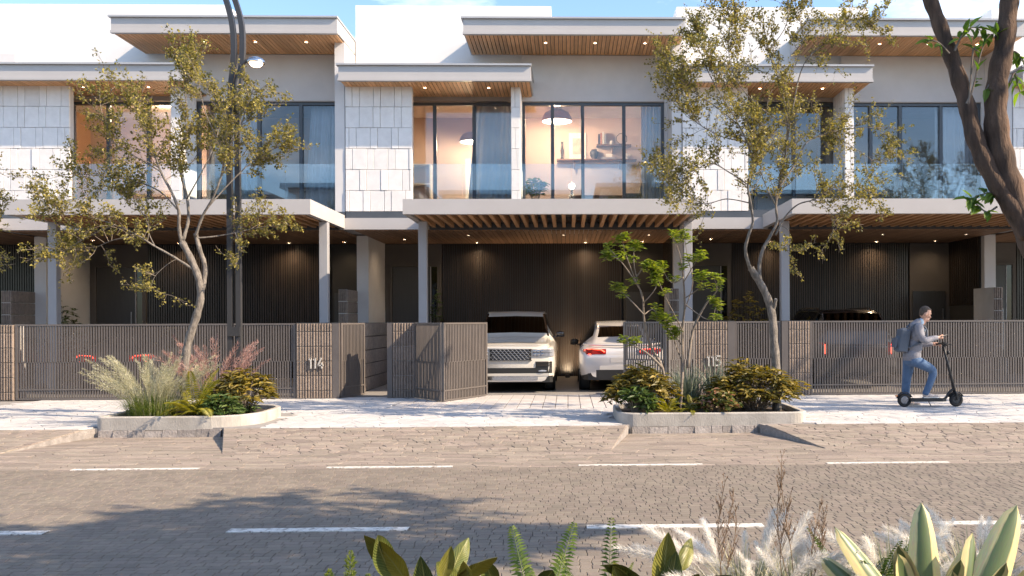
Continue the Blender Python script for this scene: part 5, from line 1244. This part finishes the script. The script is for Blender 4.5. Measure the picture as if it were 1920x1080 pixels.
# agaves
AG = [blade_leaf('leaf', 'agave', .66, .155, .03, c, f, tip=1.1, base=.7, wave=.02) for c, f in ((.25, -.35), (.7, -.4), (1.15, -.35), (.45, -.5))]
def orient(o, lean, rz, tilt, s):
    """rz: way the leaf faces, tilt: bend that way, lean: sideways lean seen from the road"""
    o.rotation_euler = (Matrix.Rotation(R(lean), 3, 'Y') @ Matrix.Rotation(R(rz), 3, 'Z') @ Matrix.Rotation(R(tilt), 3, 'Y')).to_euler(); o.scale = (s, s, s)
def agave(label, loc, leaves, seed):
    random.seed(seed); t = Thing('agave', label, 'agave', loc)
    for lean, rz, tilt, s, mi in leaves:
        orient(link('leaf', AG[mi], t.o, (.05 * math.sin(R(lean)), .02 * math.sin(R(rz)), 0)), lean, rz, tilt, s)
    t.part('heart', MB().lathe([(.05, -.02), (.06, .06), (.03, .14), (.004, .2)], 12), 'agave')
agave('cream edged agave with one tall upright leaf, left of the pair', (Rv(1745, 4.35), 4.35, -.02), [(0, 80, 2, 1.079, 0), (-25, 130, 6, 1.079, 0), (-14, 250, 0, 0.930, 3), (-24, 285, 8, 0.883, 0), (6, 275, 5, 0.818, 3), (20, 60, 4, 0.856, 0), (-42, 110, 4, 0.977, 0), (30, 280, 6, 0.837, 0), (12, 100, 12, 0.930, 0), (44, 80, 5, 0.837, 3)], 1)
agave('cream edged agave at the right picture edge with leaves leaning to the right', (Rv(1795, 4.2), 4.2, -.02), [(24, 75, 3, 1.228, 0), (34, 265, 4, 1.069, 0), (12, 285, 2, 0.856, 3), (46, 290, 6, 1.069, 0), (20, 110, 8, 0.930, 0), (55, 70, 3, 1.069, 0), (-12, 280, 4, 0.790, 3), (38, 250, 12, 0.883, 3)], 2)
# broad-leaved plants
BL = [blade_leaf('leaf', 'broad_leaf', L, W, .004, c, f, tip=1., base=.1, wave=.05, twist=tw) for L, W, c, f, tw in ((.30, .13, .5, -.3, .1), (.27, .10, 1.1, -.35, -.2), (.32, .12, .9, -.25, .25), (.26, .11, .25, -.4, 0))]
def broad(label, loc, leaves, seed):
    random.seed(seed); t = Thing('broad_leaf_plant', label, 'plant', loc)
    for lean, rz, tilt, sl, s, mi in leaves:
        top = Vector((math.sin(R(lean) * .7) * sl, .04 * math.sin(R(rz)), sl * math.cos(R(lean) * .7)))
        link('stalk', MB().tube([(0, 0, 0), tuple(top * .5 + Vector((0, 0, .02))), tuple(top)], [.006, .005, .004], 6).mesh('stalk', 'frond_green', True), t.o)
        orient(link('leaf', BL[mi], t.o, top), lean, rz, tilt, s)
Y5 = 4.5
broad('large broad-leaved plant at the bottom edge left of the ferns', (Rv(808), Y5, -.06), [(-62, 215, 25, .42, .95, 1), (-24, 250, 10, .40, 1.15, 0), (-34, 300, 15, .44, 1.0, 2), (12, 290, 5, .40, .7, 3), (28, 310, 20, .40, .95, 0), (-4, 265, 5, .26, 1.05, 3), (36, 240, 15, .33, .9, 2), (-30, 240, 20, .30, .9, 0), (18, 80, 25, .40, .75, 0), (52, 280, 30, .36, .8, 1)], 3)
broad('large broad-leaved plant at the bottom edge beside the white plumes', (Rv(1232), Y5, -.06), [(-75, 220, 20, .46, 1.0, 1), (-22, 240, 12, .32, 1.05, 2), (4, 275, 2, .32, 1.2, 3), (12, 255, 4, .26, 1.1, 3), (58, 300, 15, .46, .95, 2), (50, 260, 25, .36, .85, 0), (-40, 300, 20, .32, .9, 0), (24, 90, 15, .42, .6, 0), (34, 250, 12, .28, .8, 2)], 4)
broad('small yellowing broad-leaved plant between the fern and its neighbour', (Rv(950), 4.6, -.02), [(-70, 230, 20, .44, .85, 1), (-58, 300, 20, .34, .95, 2), (40, 260, 15, .3, .7, 2), (-20, 280, 25, .3, .7, 0)], 5)
ff = Thing('fern', 'dark green upright fern at the bottom edge of the road', 'fern', (Rv(1005), 4.62, -.02))
for lean, rz, tilt, s_ in ((-14, 95, 0, 1.05), (17, 85, -4, 1.06), (-30, 80, 10, .9), (34, 100, 12, .88), (2, 100, 20, .8), (-48, 270, 10, .8), (50, 265, 8, .8)): orient(link('frond', FG[0], ff.o), lean, rz, tilt, s_)
fern('low fern at the bottom edge just left of the tall broad leaves', (Rv(1135), 4.5, -.02), 8, FG, .78, 65, .35)
fern('low fern at the foot of the agaves', (Rv(1650), 4.7, -.02), 9, FG, .8, 66, .35)
fern('dry yellowish fern behind the two agaves', (Rv(1790), 4.75, -.02), 8, [FR[0], FR[2]], .5, 67, .3)
# foxtail ferns: upright spikes
def foxtail(label, px, h, seed):
    random.seed(seed); t = Thing('foxtail_fern', label, 'fern', (Rv(px), 4.5, -.02)); lv = Leaves(); mb = MB().tube([(0, 0, 0), (.01, 0, h * .5), (.015, 0, h)], .006, 5)
    t.part('stem', mb, 'frond_green')
    for i in range(520):
        u = .25 + .75 * random.random(); a = random.uniform(0, 6.28); r = .03 * min(1, (1 - u) * 6 + .25)
        d = Vector((math.cos(a), math.sin(a), random.uniform(.3, 1.2))).normalized(); lv.put(Vector((.012 * u + r * .3 * math.cos(a), r * .3 * math.sin(a), u * h)), d, rvec(), r * random.uniform(.7, 1.3), .005)
    c = lv.build('needles', 'leaf_lime', t.o); c['kind'] = 'stuff'
foxtail('tallest green foxtail spike at the bottom edge', 654, .49, 1); foxtail('short green foxtail spike left of the tallest one', 615, .40, 2); foxtail('shortest green foxtail spike right of the tallest one', 686, .375, 3)
# white plume grasses
GB = [blades(170, .52, .42, .010, 'blade_pale', 'blades', 91, arch=.7, segs=5), blades(150, .46, .46, .011, 'leaf_grey', 'blades', 92, arch=.8, segs=5)]
grass('white plumed grass clump at the bottom edge beside the tall broad leaves', (Rv(1400, 4.75), 4.75, -.02), GB, PW, 30, .5, 93, 1.0, tl=.55, hs=(.85, 1.2))
grass('white plumed grass clump behind the tall dry stalks', (Rv(1490, 4.7), 4.7, -.02), GB, PW, 18, .5, 94, .96, tl=.55, hs=(.8, 1.1))
grass('white plumed grass clump behind the agave with the tall leaf', (Rv(1680, 4.95), 4.95, -.02), GB, PW, 22, .5, 95, 1.0, tl=.6, hs=(.85, 1.12))
grass('white plumed grass clump between the two agaves', (Rv(1835, 5.0), 5.0, -.02), GB, PW, 22, .5, 96, 1.0, tl=.65, hs=(.8, 1.12))
# tall dry stalks
def stalk_mesh(L, seed):
    random.seed(seed); mb = MB(); Q = [Vector((.04 * math.sin(i * .6 + seed), 0, L * i / 8)) for i in range(9)]; mb.tube(Q, [lerp(.0032, .0012, i / 8) for i in range(9)], 4, cap=False)
    for i in range(34):
        u = random.uniform(.5, 1.); k = u * 8; j = min(7, int(k)); p = Q[j].lerp(Q[j + 1], k - j); a = random.uniform(0, 6.28); l = .11 * (1.15 - u) * random.uniform(.6, 1.4) + .025
        e = p + Vector((math.cos(a) * .42, math.sin(a) * .42, .9)).normalized() * l; mb.tube([p, e], [.0013, .0008], 3, cap=False)
        for _ in range(4):
            q = p.lerp(e, random.uniform(.4, 1)); d = rvec() * .010 + Vector((0, 0, .012)); s = rvec() * .0028; mb.add([tuple(q - s), tuple(q + s), tuple(q + d)], [(0, 1, 2)])
    return mb.mesh('stalk', 'plume_tan')
for i, (px, L, lab, n) in enumerate(((1362, .82, 'thin dry grass stalks left of the tallest stalk at the bottom edge', 3), (1480, .93, 'tallest dry grass stalks rising over the white plumes', 3), (1540, .70, 'dry grass stalks right of the tallest stalks', 3))):
    t = Thing('dry_grass', lab, 'grass', (Rv(px, 4.55), 4.55, -.02))
    for j in range(n): link('stalk', stalk_mesh(L * (1 - .1 * j), 300 + i * 5 + j), t.o, (.02 * j - .02, .03 * j, 0), (0, random.uniform(-.03, .05) + .03 * (j - 1), random.uniform(0, 6.)))
    o = link('blades', blades(30, .4, .3, .008, 'blade_pale', 'blades', 330 + i), t.o); o['kind'] = 'stuff'

# house plants and porch plants
hp = bush('leafy house plant behind the balustrade of the wide lit window', (-.85, 24.2, 5.05), (.26, .24, .38), 'leaf_dark', 260, .16, .5, 57, 'house_plant', zb=4.6)
hp.part('pot', MB().lathe([(.12, 4.3), (.15, 4.35), (.17, 4.6), (.15, 4.61), (.14, 4.57)], 18, 'Z', (-.85, 24.2, 0)), 'terracotta', smooth=True)
bush('dark porch shrub beside the slats at the left picture edge', (-13.6, 24.6, 1.5), (.5, .4, .8), 'leaf_dark', 700, .10, .5, 58, 'porch_shrub', zb=.01)
bush('dark porch plant before the slats behind the right tree trunk', (4.95, 25.3, 1.6), (.5, .35, .9), 'leaf_olive', 500, .10, .5, 59, 'porch_shrub', zb=.01)
bush('narrow porch plant beside the entry door of the middle house', (-3.7, 25.6, 1.7), (.12, .15, .9), 'leaf_dark', 260, .09, .5, 60, 'porch_shrub', zb=.01)

# ================================================================== man on the scooter
def remesh(name, mb, m, parent, vox, smooth=4, fac=.5):
    me = mb.mesh('tmp', m); o = bpy.data.objects.new('tmp', me); col.objects.link(o)
    a = o.modifiers.new('r', 'REMESH'); a.mode = 'VOXEL'; a.voxel_size = vox; a.use_smooth_shade = True
    b = o.modifiers.new('s', 'SMOOTH'); b.factor = fac; b.iterations = smooth
    dg = bpy.context.evaluated_depsgraph_get(); r_ = bpy.data.meshes.new_from_object(o.evaluated_get(dg)); r_.name = name
    bpy.data.objects.remove(o); r_.materials.clear(); r_.materials.append(M[m]); r_.polygons.foreach_set('use_smooth', [True] * len(r_.polygons))
    return link(name, r_, parent)
def limbs(mb, pts, rad, flat=1., n=12):
    """tapered limb with round ends"""
    Q = catmull(pts, 5); k = len(Q); rr = []
    for i in range(k):
        u = i / (k - 1) * (len(rad) - 1); j = min(len(rad) - 2, int(u)); rr.append(lerp(rad[j], rad[j + 1], u - j))
    mb.tube(Q, rr, n, flat=flat); mb.ball(Q[0], rr[0] * .98); mb.ball(Q[-1], rr[-1] * .98)
PX, PY = 6.32, 16.42
man = Thing('person', 'man in a grey jacket and jeans on an electric scooter, looking at his phone', 'person', (0, 0, 0), (PX, PY, 0)).o
# frame of the pose: x ahead, y away from the viewer
hip, chest, neck, head = (-.03, .02, .90), (.03, .0, 1.28), (.12, .0, 1.50), (.235, .0, 1.695)
b = MB()
for p, r_, s in (((-.03, .02, .92), .155, (.85, 1.05, .85)), ((.0, .01, 1.1), .145, (.8, 1.08, 1.15)), ((.05, .0, 1.3), .165, (.78, 1.15, 1.0))): b.ball(p, r_, s, 16, 12)
limbs(b, [(.09, 0, 1.42), (.15, 0, 1.53), (.20, 0, 1.60)], [.065, .056, .055])
HB = len(b.v); b.ball((.225, 0, 1.715), .105, (1.0, .78, 1.12), 20, 14)                       # skull
limbs(b, [(.26, 0, 1.62), (.305, 0, 1.605)], [.055, .036])                     # jaw
limbs(b, [(.318, 0, 1.70), (.340, 0, 1.668)], [.012, .018], n=8)               # nose
b.ball((.322, 0, 1.632), .022, (.7, 1.2, .6)); b.ball((.318, 0, 1.728), .03, (.5, 1.9, .35))   # lips, brow
for s in (-1, 1): b.ball((.215, s * .082, 1.685), .03, (.7, .35, 1.15)); b.ball((.30, s * .038, 1.675), .034, (.6, .8, .7))  # ears, cheeks
HR = Matrix.Rotation(R(20), 3, 'Y'); HC = Vector((.19, 0, 1.64))
def nod(p): return tuple(HR @ (Vector(p) - HC) + HC + Vector((-.035, 0, .012)))
b.v[HB:] = [nod(p) for p in b.v[HB:]]
arm_n = [(.02, -.20, 1.44), (.02, -.235, 1.32), (.10, -.25, 1.215), (.22, -.215, 1.235), (.375, -.155, 1.262)]
arm_f = [(.05, .19, 1.43), (.05, .225, 1.31), (.10, .23, 1.17), (.25, .20, 1.13), (.425, .16, 1.135)]
limbs(b, arm_n, [.058, .05, .046, .04, .03]); limbs(b, arm_f, [.058, .05, .046, .04, .03])
leg_n = [(-.02, -.09, .88), (.13, -.08, .77), (.305, -.07, .655), (.27, -.065, .46), (.185, -.06, .25)]
leg_f = [(-.04, .11, .88), (-.05, .13, .70), (-.075, .16, .50), (-.08, .18, .28), (-.065, .19, .10)]
limbs(b, leg_n, [.082, .075, .06, .052, .04]); limbs(b, leg_f, [.082, .075, .058, .05, .04])
# hands: palm, four fingers of different lengths, thumb
def hand(c, fwd, side_, down, curl, grip):
    c, f, s, d = Vector(c), Vector(fwd).normalized(), Vector(side_).normalized(), Vector(down).normalized()
    limbs(b, [tuple(c - f * .045), tuple(c), tuple(c + f * .03)], [.028, .034, .03], flat=.75)
    for i, L in enumerate((.066, .075, .07, .055)):
        p = c + f * .035 + s * (.027 - .018 * i); q = p + f * L * .5 + d * curl * .012; e = q + (f * (1 - curl) + d * curl).normalized() * L * .38; g_ = e + (f * (.4 - grip) + d * curl).normalized() * L * .25
        limbs(b, [tuple(p), tuple(q), tuple(e), tuple(g_)], [.0092, .0088, .008, .007], n=8)
    limbs(b, [tuple(c + s * .03 - f * .01), tuple(c + s * .048 + f * .03), tuple(c + s * .036 + f * .062 + d * .01)], [.011, .0095, .008], n=8)
hand((.425, -.14, 1.262), (1, .22, .05), (0, -.35, 1), (0, .9, .4), .75, .5)
hand((.475, .15, 1.135), (1, -.05, -.05), (0, -.9, .35), (.1, -.1, -1), .9, .7)
remesh('body', b, 'skin', man, .0075, 2, .4)
# eyes
e = MB()
for s in (-1, 1): e.ball((.312, s * .034, 1.705), .011, (.6, 1, .8), 8, 6)
e.v = [nod(p) for p in e.v]
link('eyes', e.mesh('eyes', 'hair'), man)
h = MB(); h.ball((.214, 0, 1.738), .1045, (1.02, .815, 1.02), 20, 14); h.ball((.172, 0, 1.70), .08, (.7, .93, 1.0), 16, 12); h.ball((.275, 0, 1.802), .038, (1.0, 1.5, .45), 12, 8)
ho = remesh('hair', h, 'hair', man, .009, 3)
cut = ho.data; bmx = bmesh.new(); bmx.from_mesh(cut)
bmesh.ops.delete(bmx, geom=[v for v in bmx.verts if (v.co.x > .225 and v.co.z < 1.775 + (v.co.x - .245) * .2) or (v.co.x > .19 and v.co.z < 1.70) or v.co.z < 1.635], context='VERTS'); bmx.to_mesh(cut); bmx.free()
for v in cut.vertices: v.co = nod(v.co)
# jacket, with lapel and hem
j = MB()
for p, r_, s in (((-.04, .01, .80), .185, (.86, 1.06, .6)), ((-.035, .01, .93), .18, (.88, 1.08, .9)), ((.0, .005, 1.1), .172, (.86, 1.12, 1.1)), ((.05, 0, 1.3), .185, (.82, 1.16, 1.0)), ((.07, 0, 1.42), .13, (.9, 1.45, .62))): j.ball(p, r_, s, 18, 12)
limbs(j, [(.04, -.15, 1.45)] + arm_n[:4] + [(.345, -.168, 1.258)], [.075, .078, .072, .064, .056, .046]); limbs(j, [(.06, .15, 1.44)] + arm_f[:4] + [(.385, .17, 1.134)], [.075, .078, .072, .064, .056, .046])
limbs(j, [(.02, 0, 1.46), (.085, 0, 1.535)], [.10, .076])
jo = remesh('jacket', j, 'wool_grey', man, .011, 3)
bmx = bmesh.new(); bmx.from_mesh(jo.data); bmesh.ops.delete(bmx, geom=[v for v in bmx.verts if v.co.z < .835 + (v.co.x + .1) * -.06], context='VERTS'); bmx.to_mesh(jo.data); bmx.free()
sh = MB(); limbs(sh, [(.10, 0, 1.49), (.135, 0, 1.548)], [.074, .068]); sh.ball((.15, 0, 1.40), .075, (.85, .55, 1.4)); remesh('shirt', sh, 'shirt_blue', man, .01, 2)
q = MB(); q.ball((-.03, .01, .86), .165, (.9, 1.08, .8), 16, 12)
limbs(q, [(-.02, -.085, .84), (.14, -.085, .765), (.315, -.07, .65), (.28, -.065, .46), (.19, -.06, .245)], [.108, .096, .076, .066, .060]); limbs(q, [(-.05, .10, .84), (-.055, .13, .70), (-.075, .16, .50), (-.085, .18, .28), (-.07, .19, .085)], [.115, .105, .082, .074, .068])
remesh('trousers', q, 'denim', man, .011, 3)
for (x, y, z, yaw_) in ((.27, -.06, .205, 0.), (.02, .195, .045, -.15)):
    s = MB(); Rm = Matrix.Rotation(yaw_, 3, 'Z')
    for p, r_, sc_ in (((-.085, 0, .01), .047, (1.1, .95, 1.05)), ((0, 0, -.005), .045, (1.7, .98, .85)), ((.10, 0, -.014), .045, (1.5, 1.0, .62))): s.ball(Vector((x, y, z)) + Rm @ Vector(p), r_, sc_, 14, 10)
    so = remesh('shoe', s, 'shoe', man, .008, 2)
    sl = MB(); sl.prism([tuple((Vector((x, y, 0)) + Rm @ Vector(p))[:2]) for p in ((-.13, -.036, 0), (-.14, 0, 0), (-.13, .036, 0), (0, .04, 0), (.12, .046, 0), (.17, .02, 0), (.17, -.02, 0), (.12, -.046, 0), (0, -.04, 0))], z - .044, z - .026); link('sole', sl.mesh('sole', 'ivory'), so)
# phone in the near hand
ph = tag(link('phone', MB().box((0, 0, 0), (.075, .14, .009)).mesh('phone', 'plastic_black'), None, (PX + .49, PY - .13, 1.288), (R(12), R(-18), R(-70))), 'dark phone in the raised hand of the man on the scooter', 'phone')
link('screen', MB().bb(-.034, .034, -.066, .066, .0046, .0056).mesh('screen', 'lamp_lens'), ph)
# backpack
bp_ = Thing('backpack', 'dark grey backpack on the back of the man on the scooter', 'backpack', (0, 0, 0), (PX, PY, 0))
k_ = MB(); Rm = Matrix.Rotation(R(10), 3, 'Y'); cpk = Vector((-.215, 0, 1.205))
k_.box(cpk, (.17, .28, .40), 0, Rm); k_.ball(cpk + Rm @ Vector((-.0, 0, .17)), .1, (.9, 1.35, .7)); k_.ball(cpk + Rm @ Vector((-.02, 0, -.17)), .1, (.95, 1.4, .5)); k_.ball(cpk + Rm @ Vector((-.08, 0, -.05)), .11, (.6, 1.1, 1.1))
remesh('body', k_, 'pack_cloth', bp_.o, .014, 6)
for s in (-1, 1):
    w = MB(); w.tube(catmull([(-.14, s * .10, 1.36), (-.04, s * .13, 1.49), (.07, s * .135, 1.505), (.17, s * .14, 1.42), (.175, s * .16, 1.30), (.09, s * .195, 1.19), (-.06, s * .17, 1.12), (-.14, s * .12, 1.08)], 4), .017, 6, flat=1.6); link('strap', w.mesh('strap', 'pack_cloth', True), bp_.o)
w = MB(); w.box(cpk + Rm @ Vector((-.135, 0, -.06)), (.03, .2, .17), 0, Rm); link('pocket', w.mesh('pocket', 'pack_cloth'), bp_.o); w = MB().tube([cpk + Rm @ Vector((.06, -.04, .235)), cpk + Rm @ Vector((.03, 0, .275)), cpk + Rm @ Vector((.06, .04, .235))], .008, 6); link('grab_loop', w.mesh('grab_loop', 'pack_cloth'), bp_.o)
# scooter
sc = Thing('electric_scooter', 'black electric kick scooter under the man on the pavement', 'scooter', (0, 0, 0), (PX, PY - .08, 0))
X0, X1 = -.21, .74
for x, r_ in ((X0, .125), (X1, .125)):
    t_ = MB().lathe([(.072, -.028), (.105, -.034), (.121, -.022), (.125, 0), (.121, .022), (.105, .034), (.072, .028)], 28, 'Y', (0, 0, 0), cap=False)
    wo = link('wheel', t_.mesh('wheel', 'rubber', True), sc.o, (x, 0, r_))
    rm = MB().lathe([(.074, -.02), (.06, -.026), (.05, -.012), (.022, -.018), (.02, -.034), (.001, -.034)], 20, 'Y'); rm.lathe([(.074, .02), (.06, .026), (.05, .012), (.022, .018), (.001, .03)], 20, 'Y')
    for i in range(5):
        a = 2 * math.pi * i / 5; rm.box((.045 * math.cos(a), -.02, .045 * math.sin(a)), (.05, .012, .012), 0, Matrix.Rotation(-a, 3, 'Y'))
    link('rim', rm.mesh('rim', 'rim_metal' if x < 0 else 'dark_metal'), wo)
def arch(x, a0, a1, name):
    v = []; n = 12
    for i in range(n + 1):
        a = R(lerp(a0, a1, i / n)); 
        for r_, y in ((.138, -.04), (.150, -.02), (.150, .02), (.138, .04)): v.append((x + r_ * math.cos(a), y, .125 + r_ * math.sin(a)))
    link(name, MB().add(v, [(i * 4 + j_, i * 4 + j_ + 1, i * 4 + 5 + j_, i * 4 + 4 + j_) for i in range(n) for j_ in range(3)]).mesh(name, 'plastic_black', True), sc.o)
arch(X0, 20, 165, 'mudguard'); arch(X1, 25, 160, 'mudguard')
dk = MB(); dk.prism([(-.12, -.075), (-.04, -.085), (.46, -.085), (.54, -.06), (.54, .06), (.46, .085), (-.04, .085), (-.12, .075)], .10, .152); link('deck', dk.mesh('deck', 'plastic_black'), sc.o)
gp = MB(); gp.bb(-.06, .44, -.07, .07, .1525, .157); link('grip_mat', gp.mesh('grip_mat', 'rubber'), sc.o)
w = MB(); w.tube(catmull([(.50, 0, .13), (.56, 0, .17), (.60, 0, .24), (.66, 0, .30), (.70, 0, .33)], 4), .024, 8); w.tube([(X1, .05, .125), (X1 - .01, .05, .24), (.71, .02, .29)], .014, 6); w.tube([(X1, -.05, .125), (X1 - .01, -.05, .24), (.71, -.02, .29)], .014, 6); link('neck', w.mesh('neck', 'plastic_black', True), sc.o)
w = MB(); w.tube([(.72, 0, .25), (.60, 0, .75), (.505, 0, 1.13)], [.03, .026, .022], 10); link('stem', w.mesh('stem', 'plastic_black', True), sc.o)
w = MB(); w.tube(catmull([(.47, -.24, 1.13), (.49, -.12, 1.145), (.50, 0, 1.14), (.49, .12, 1.145), (.47, .24, 1.13)], 4), .014, 8); hb = link('handlebar', w.mesh('handlebar', 'plastic_black', True), sc.o)
for s in (-1, 1): w = MB(); w.tube([(.487, s * .14, 1.144), (.468, s * .25, 1.13)], .019, 8); w.tube([(.50, s * .12, 1.15), (.58, s * .13, 1.135), (.60, s * .2, 1.125)], .006, 5); link('grip', w.mesh('grip', 'rubber', True), hb)
w = MB(); w.box((.535, 0, 1.155), (.09, .07, .035), 0, Matrix.Rotation(R(15), 3, 'Y')); link('display', w.mesh('display', 'plastic_black'), hb)
w = MB(); w.ball((.60, 0, .985), .035, (.9, 1, 1)); link('headlamp', w.mesh('headlamp', 'plastic_black', True), sc.o)
w = MB(); w.bb(X0 - .16, X0 - .125, -.02, .02, .19, .215); link('reflector', w.mesh('reflector', 'amber'), sc.o)
w = MB(); w.tube([(.2, -.08, .11), (.23, -.12, .03)], .008, 6); link('kickstand', w.mesh('kickstand', 'plastic_black'), sc.o)

# ================================================================== across the road, seen only in the panes
for i, (x, y, s, rz) in enumerate(((-9, -9, 1.15, 40), (-2.5, -11, 1.3, 150), (4.5, -9.5, 1.2, 260), (11, -11, 1.3, 80), (18, -10, 1.2, 200))):
    c_ = copy_tree(treeR.o, None, Vector((x, y, -.02)), (0, 0, R(rz))); c_.scale = (s, s, s)
    tag(c_, ['street', 'second street', 'third street', 'fourth street', 'fifth street'][i] + ' tree across the road behind the viewer, counted from the left', 'tree', 'trees across the road')
for i in range(5):
    x = -26 + 11 * i; t = Thing('opposite_house', ['first', 'second', 'third', 'fourth', 'fifth'][i] + ' pale house across the road, mirrored in the upstairs panes', 'house', (x, -19, 0), group='houses across the road')
    w = MB(); w.bb(x - 4.6, x + 4.6, -27, -19, -.3, 10.4 + .5 * (i % 2)); t.part('wall', w, 'stucco_grey')
    w = MB(); w.bb(x - 5, x + 5, -27.4, -18.5, 10.402 + .5 * (i % 2), 10.75 + .5 * (i % 2)); t.part('roof', w, 'dark_metal')
    for k in (-3, 0, 3):
        for z in (1.7, 4.9, 8.2): t.box('window', (x + k, -18.97, z), (1.8, .06, 1.7), 'frame_metal')
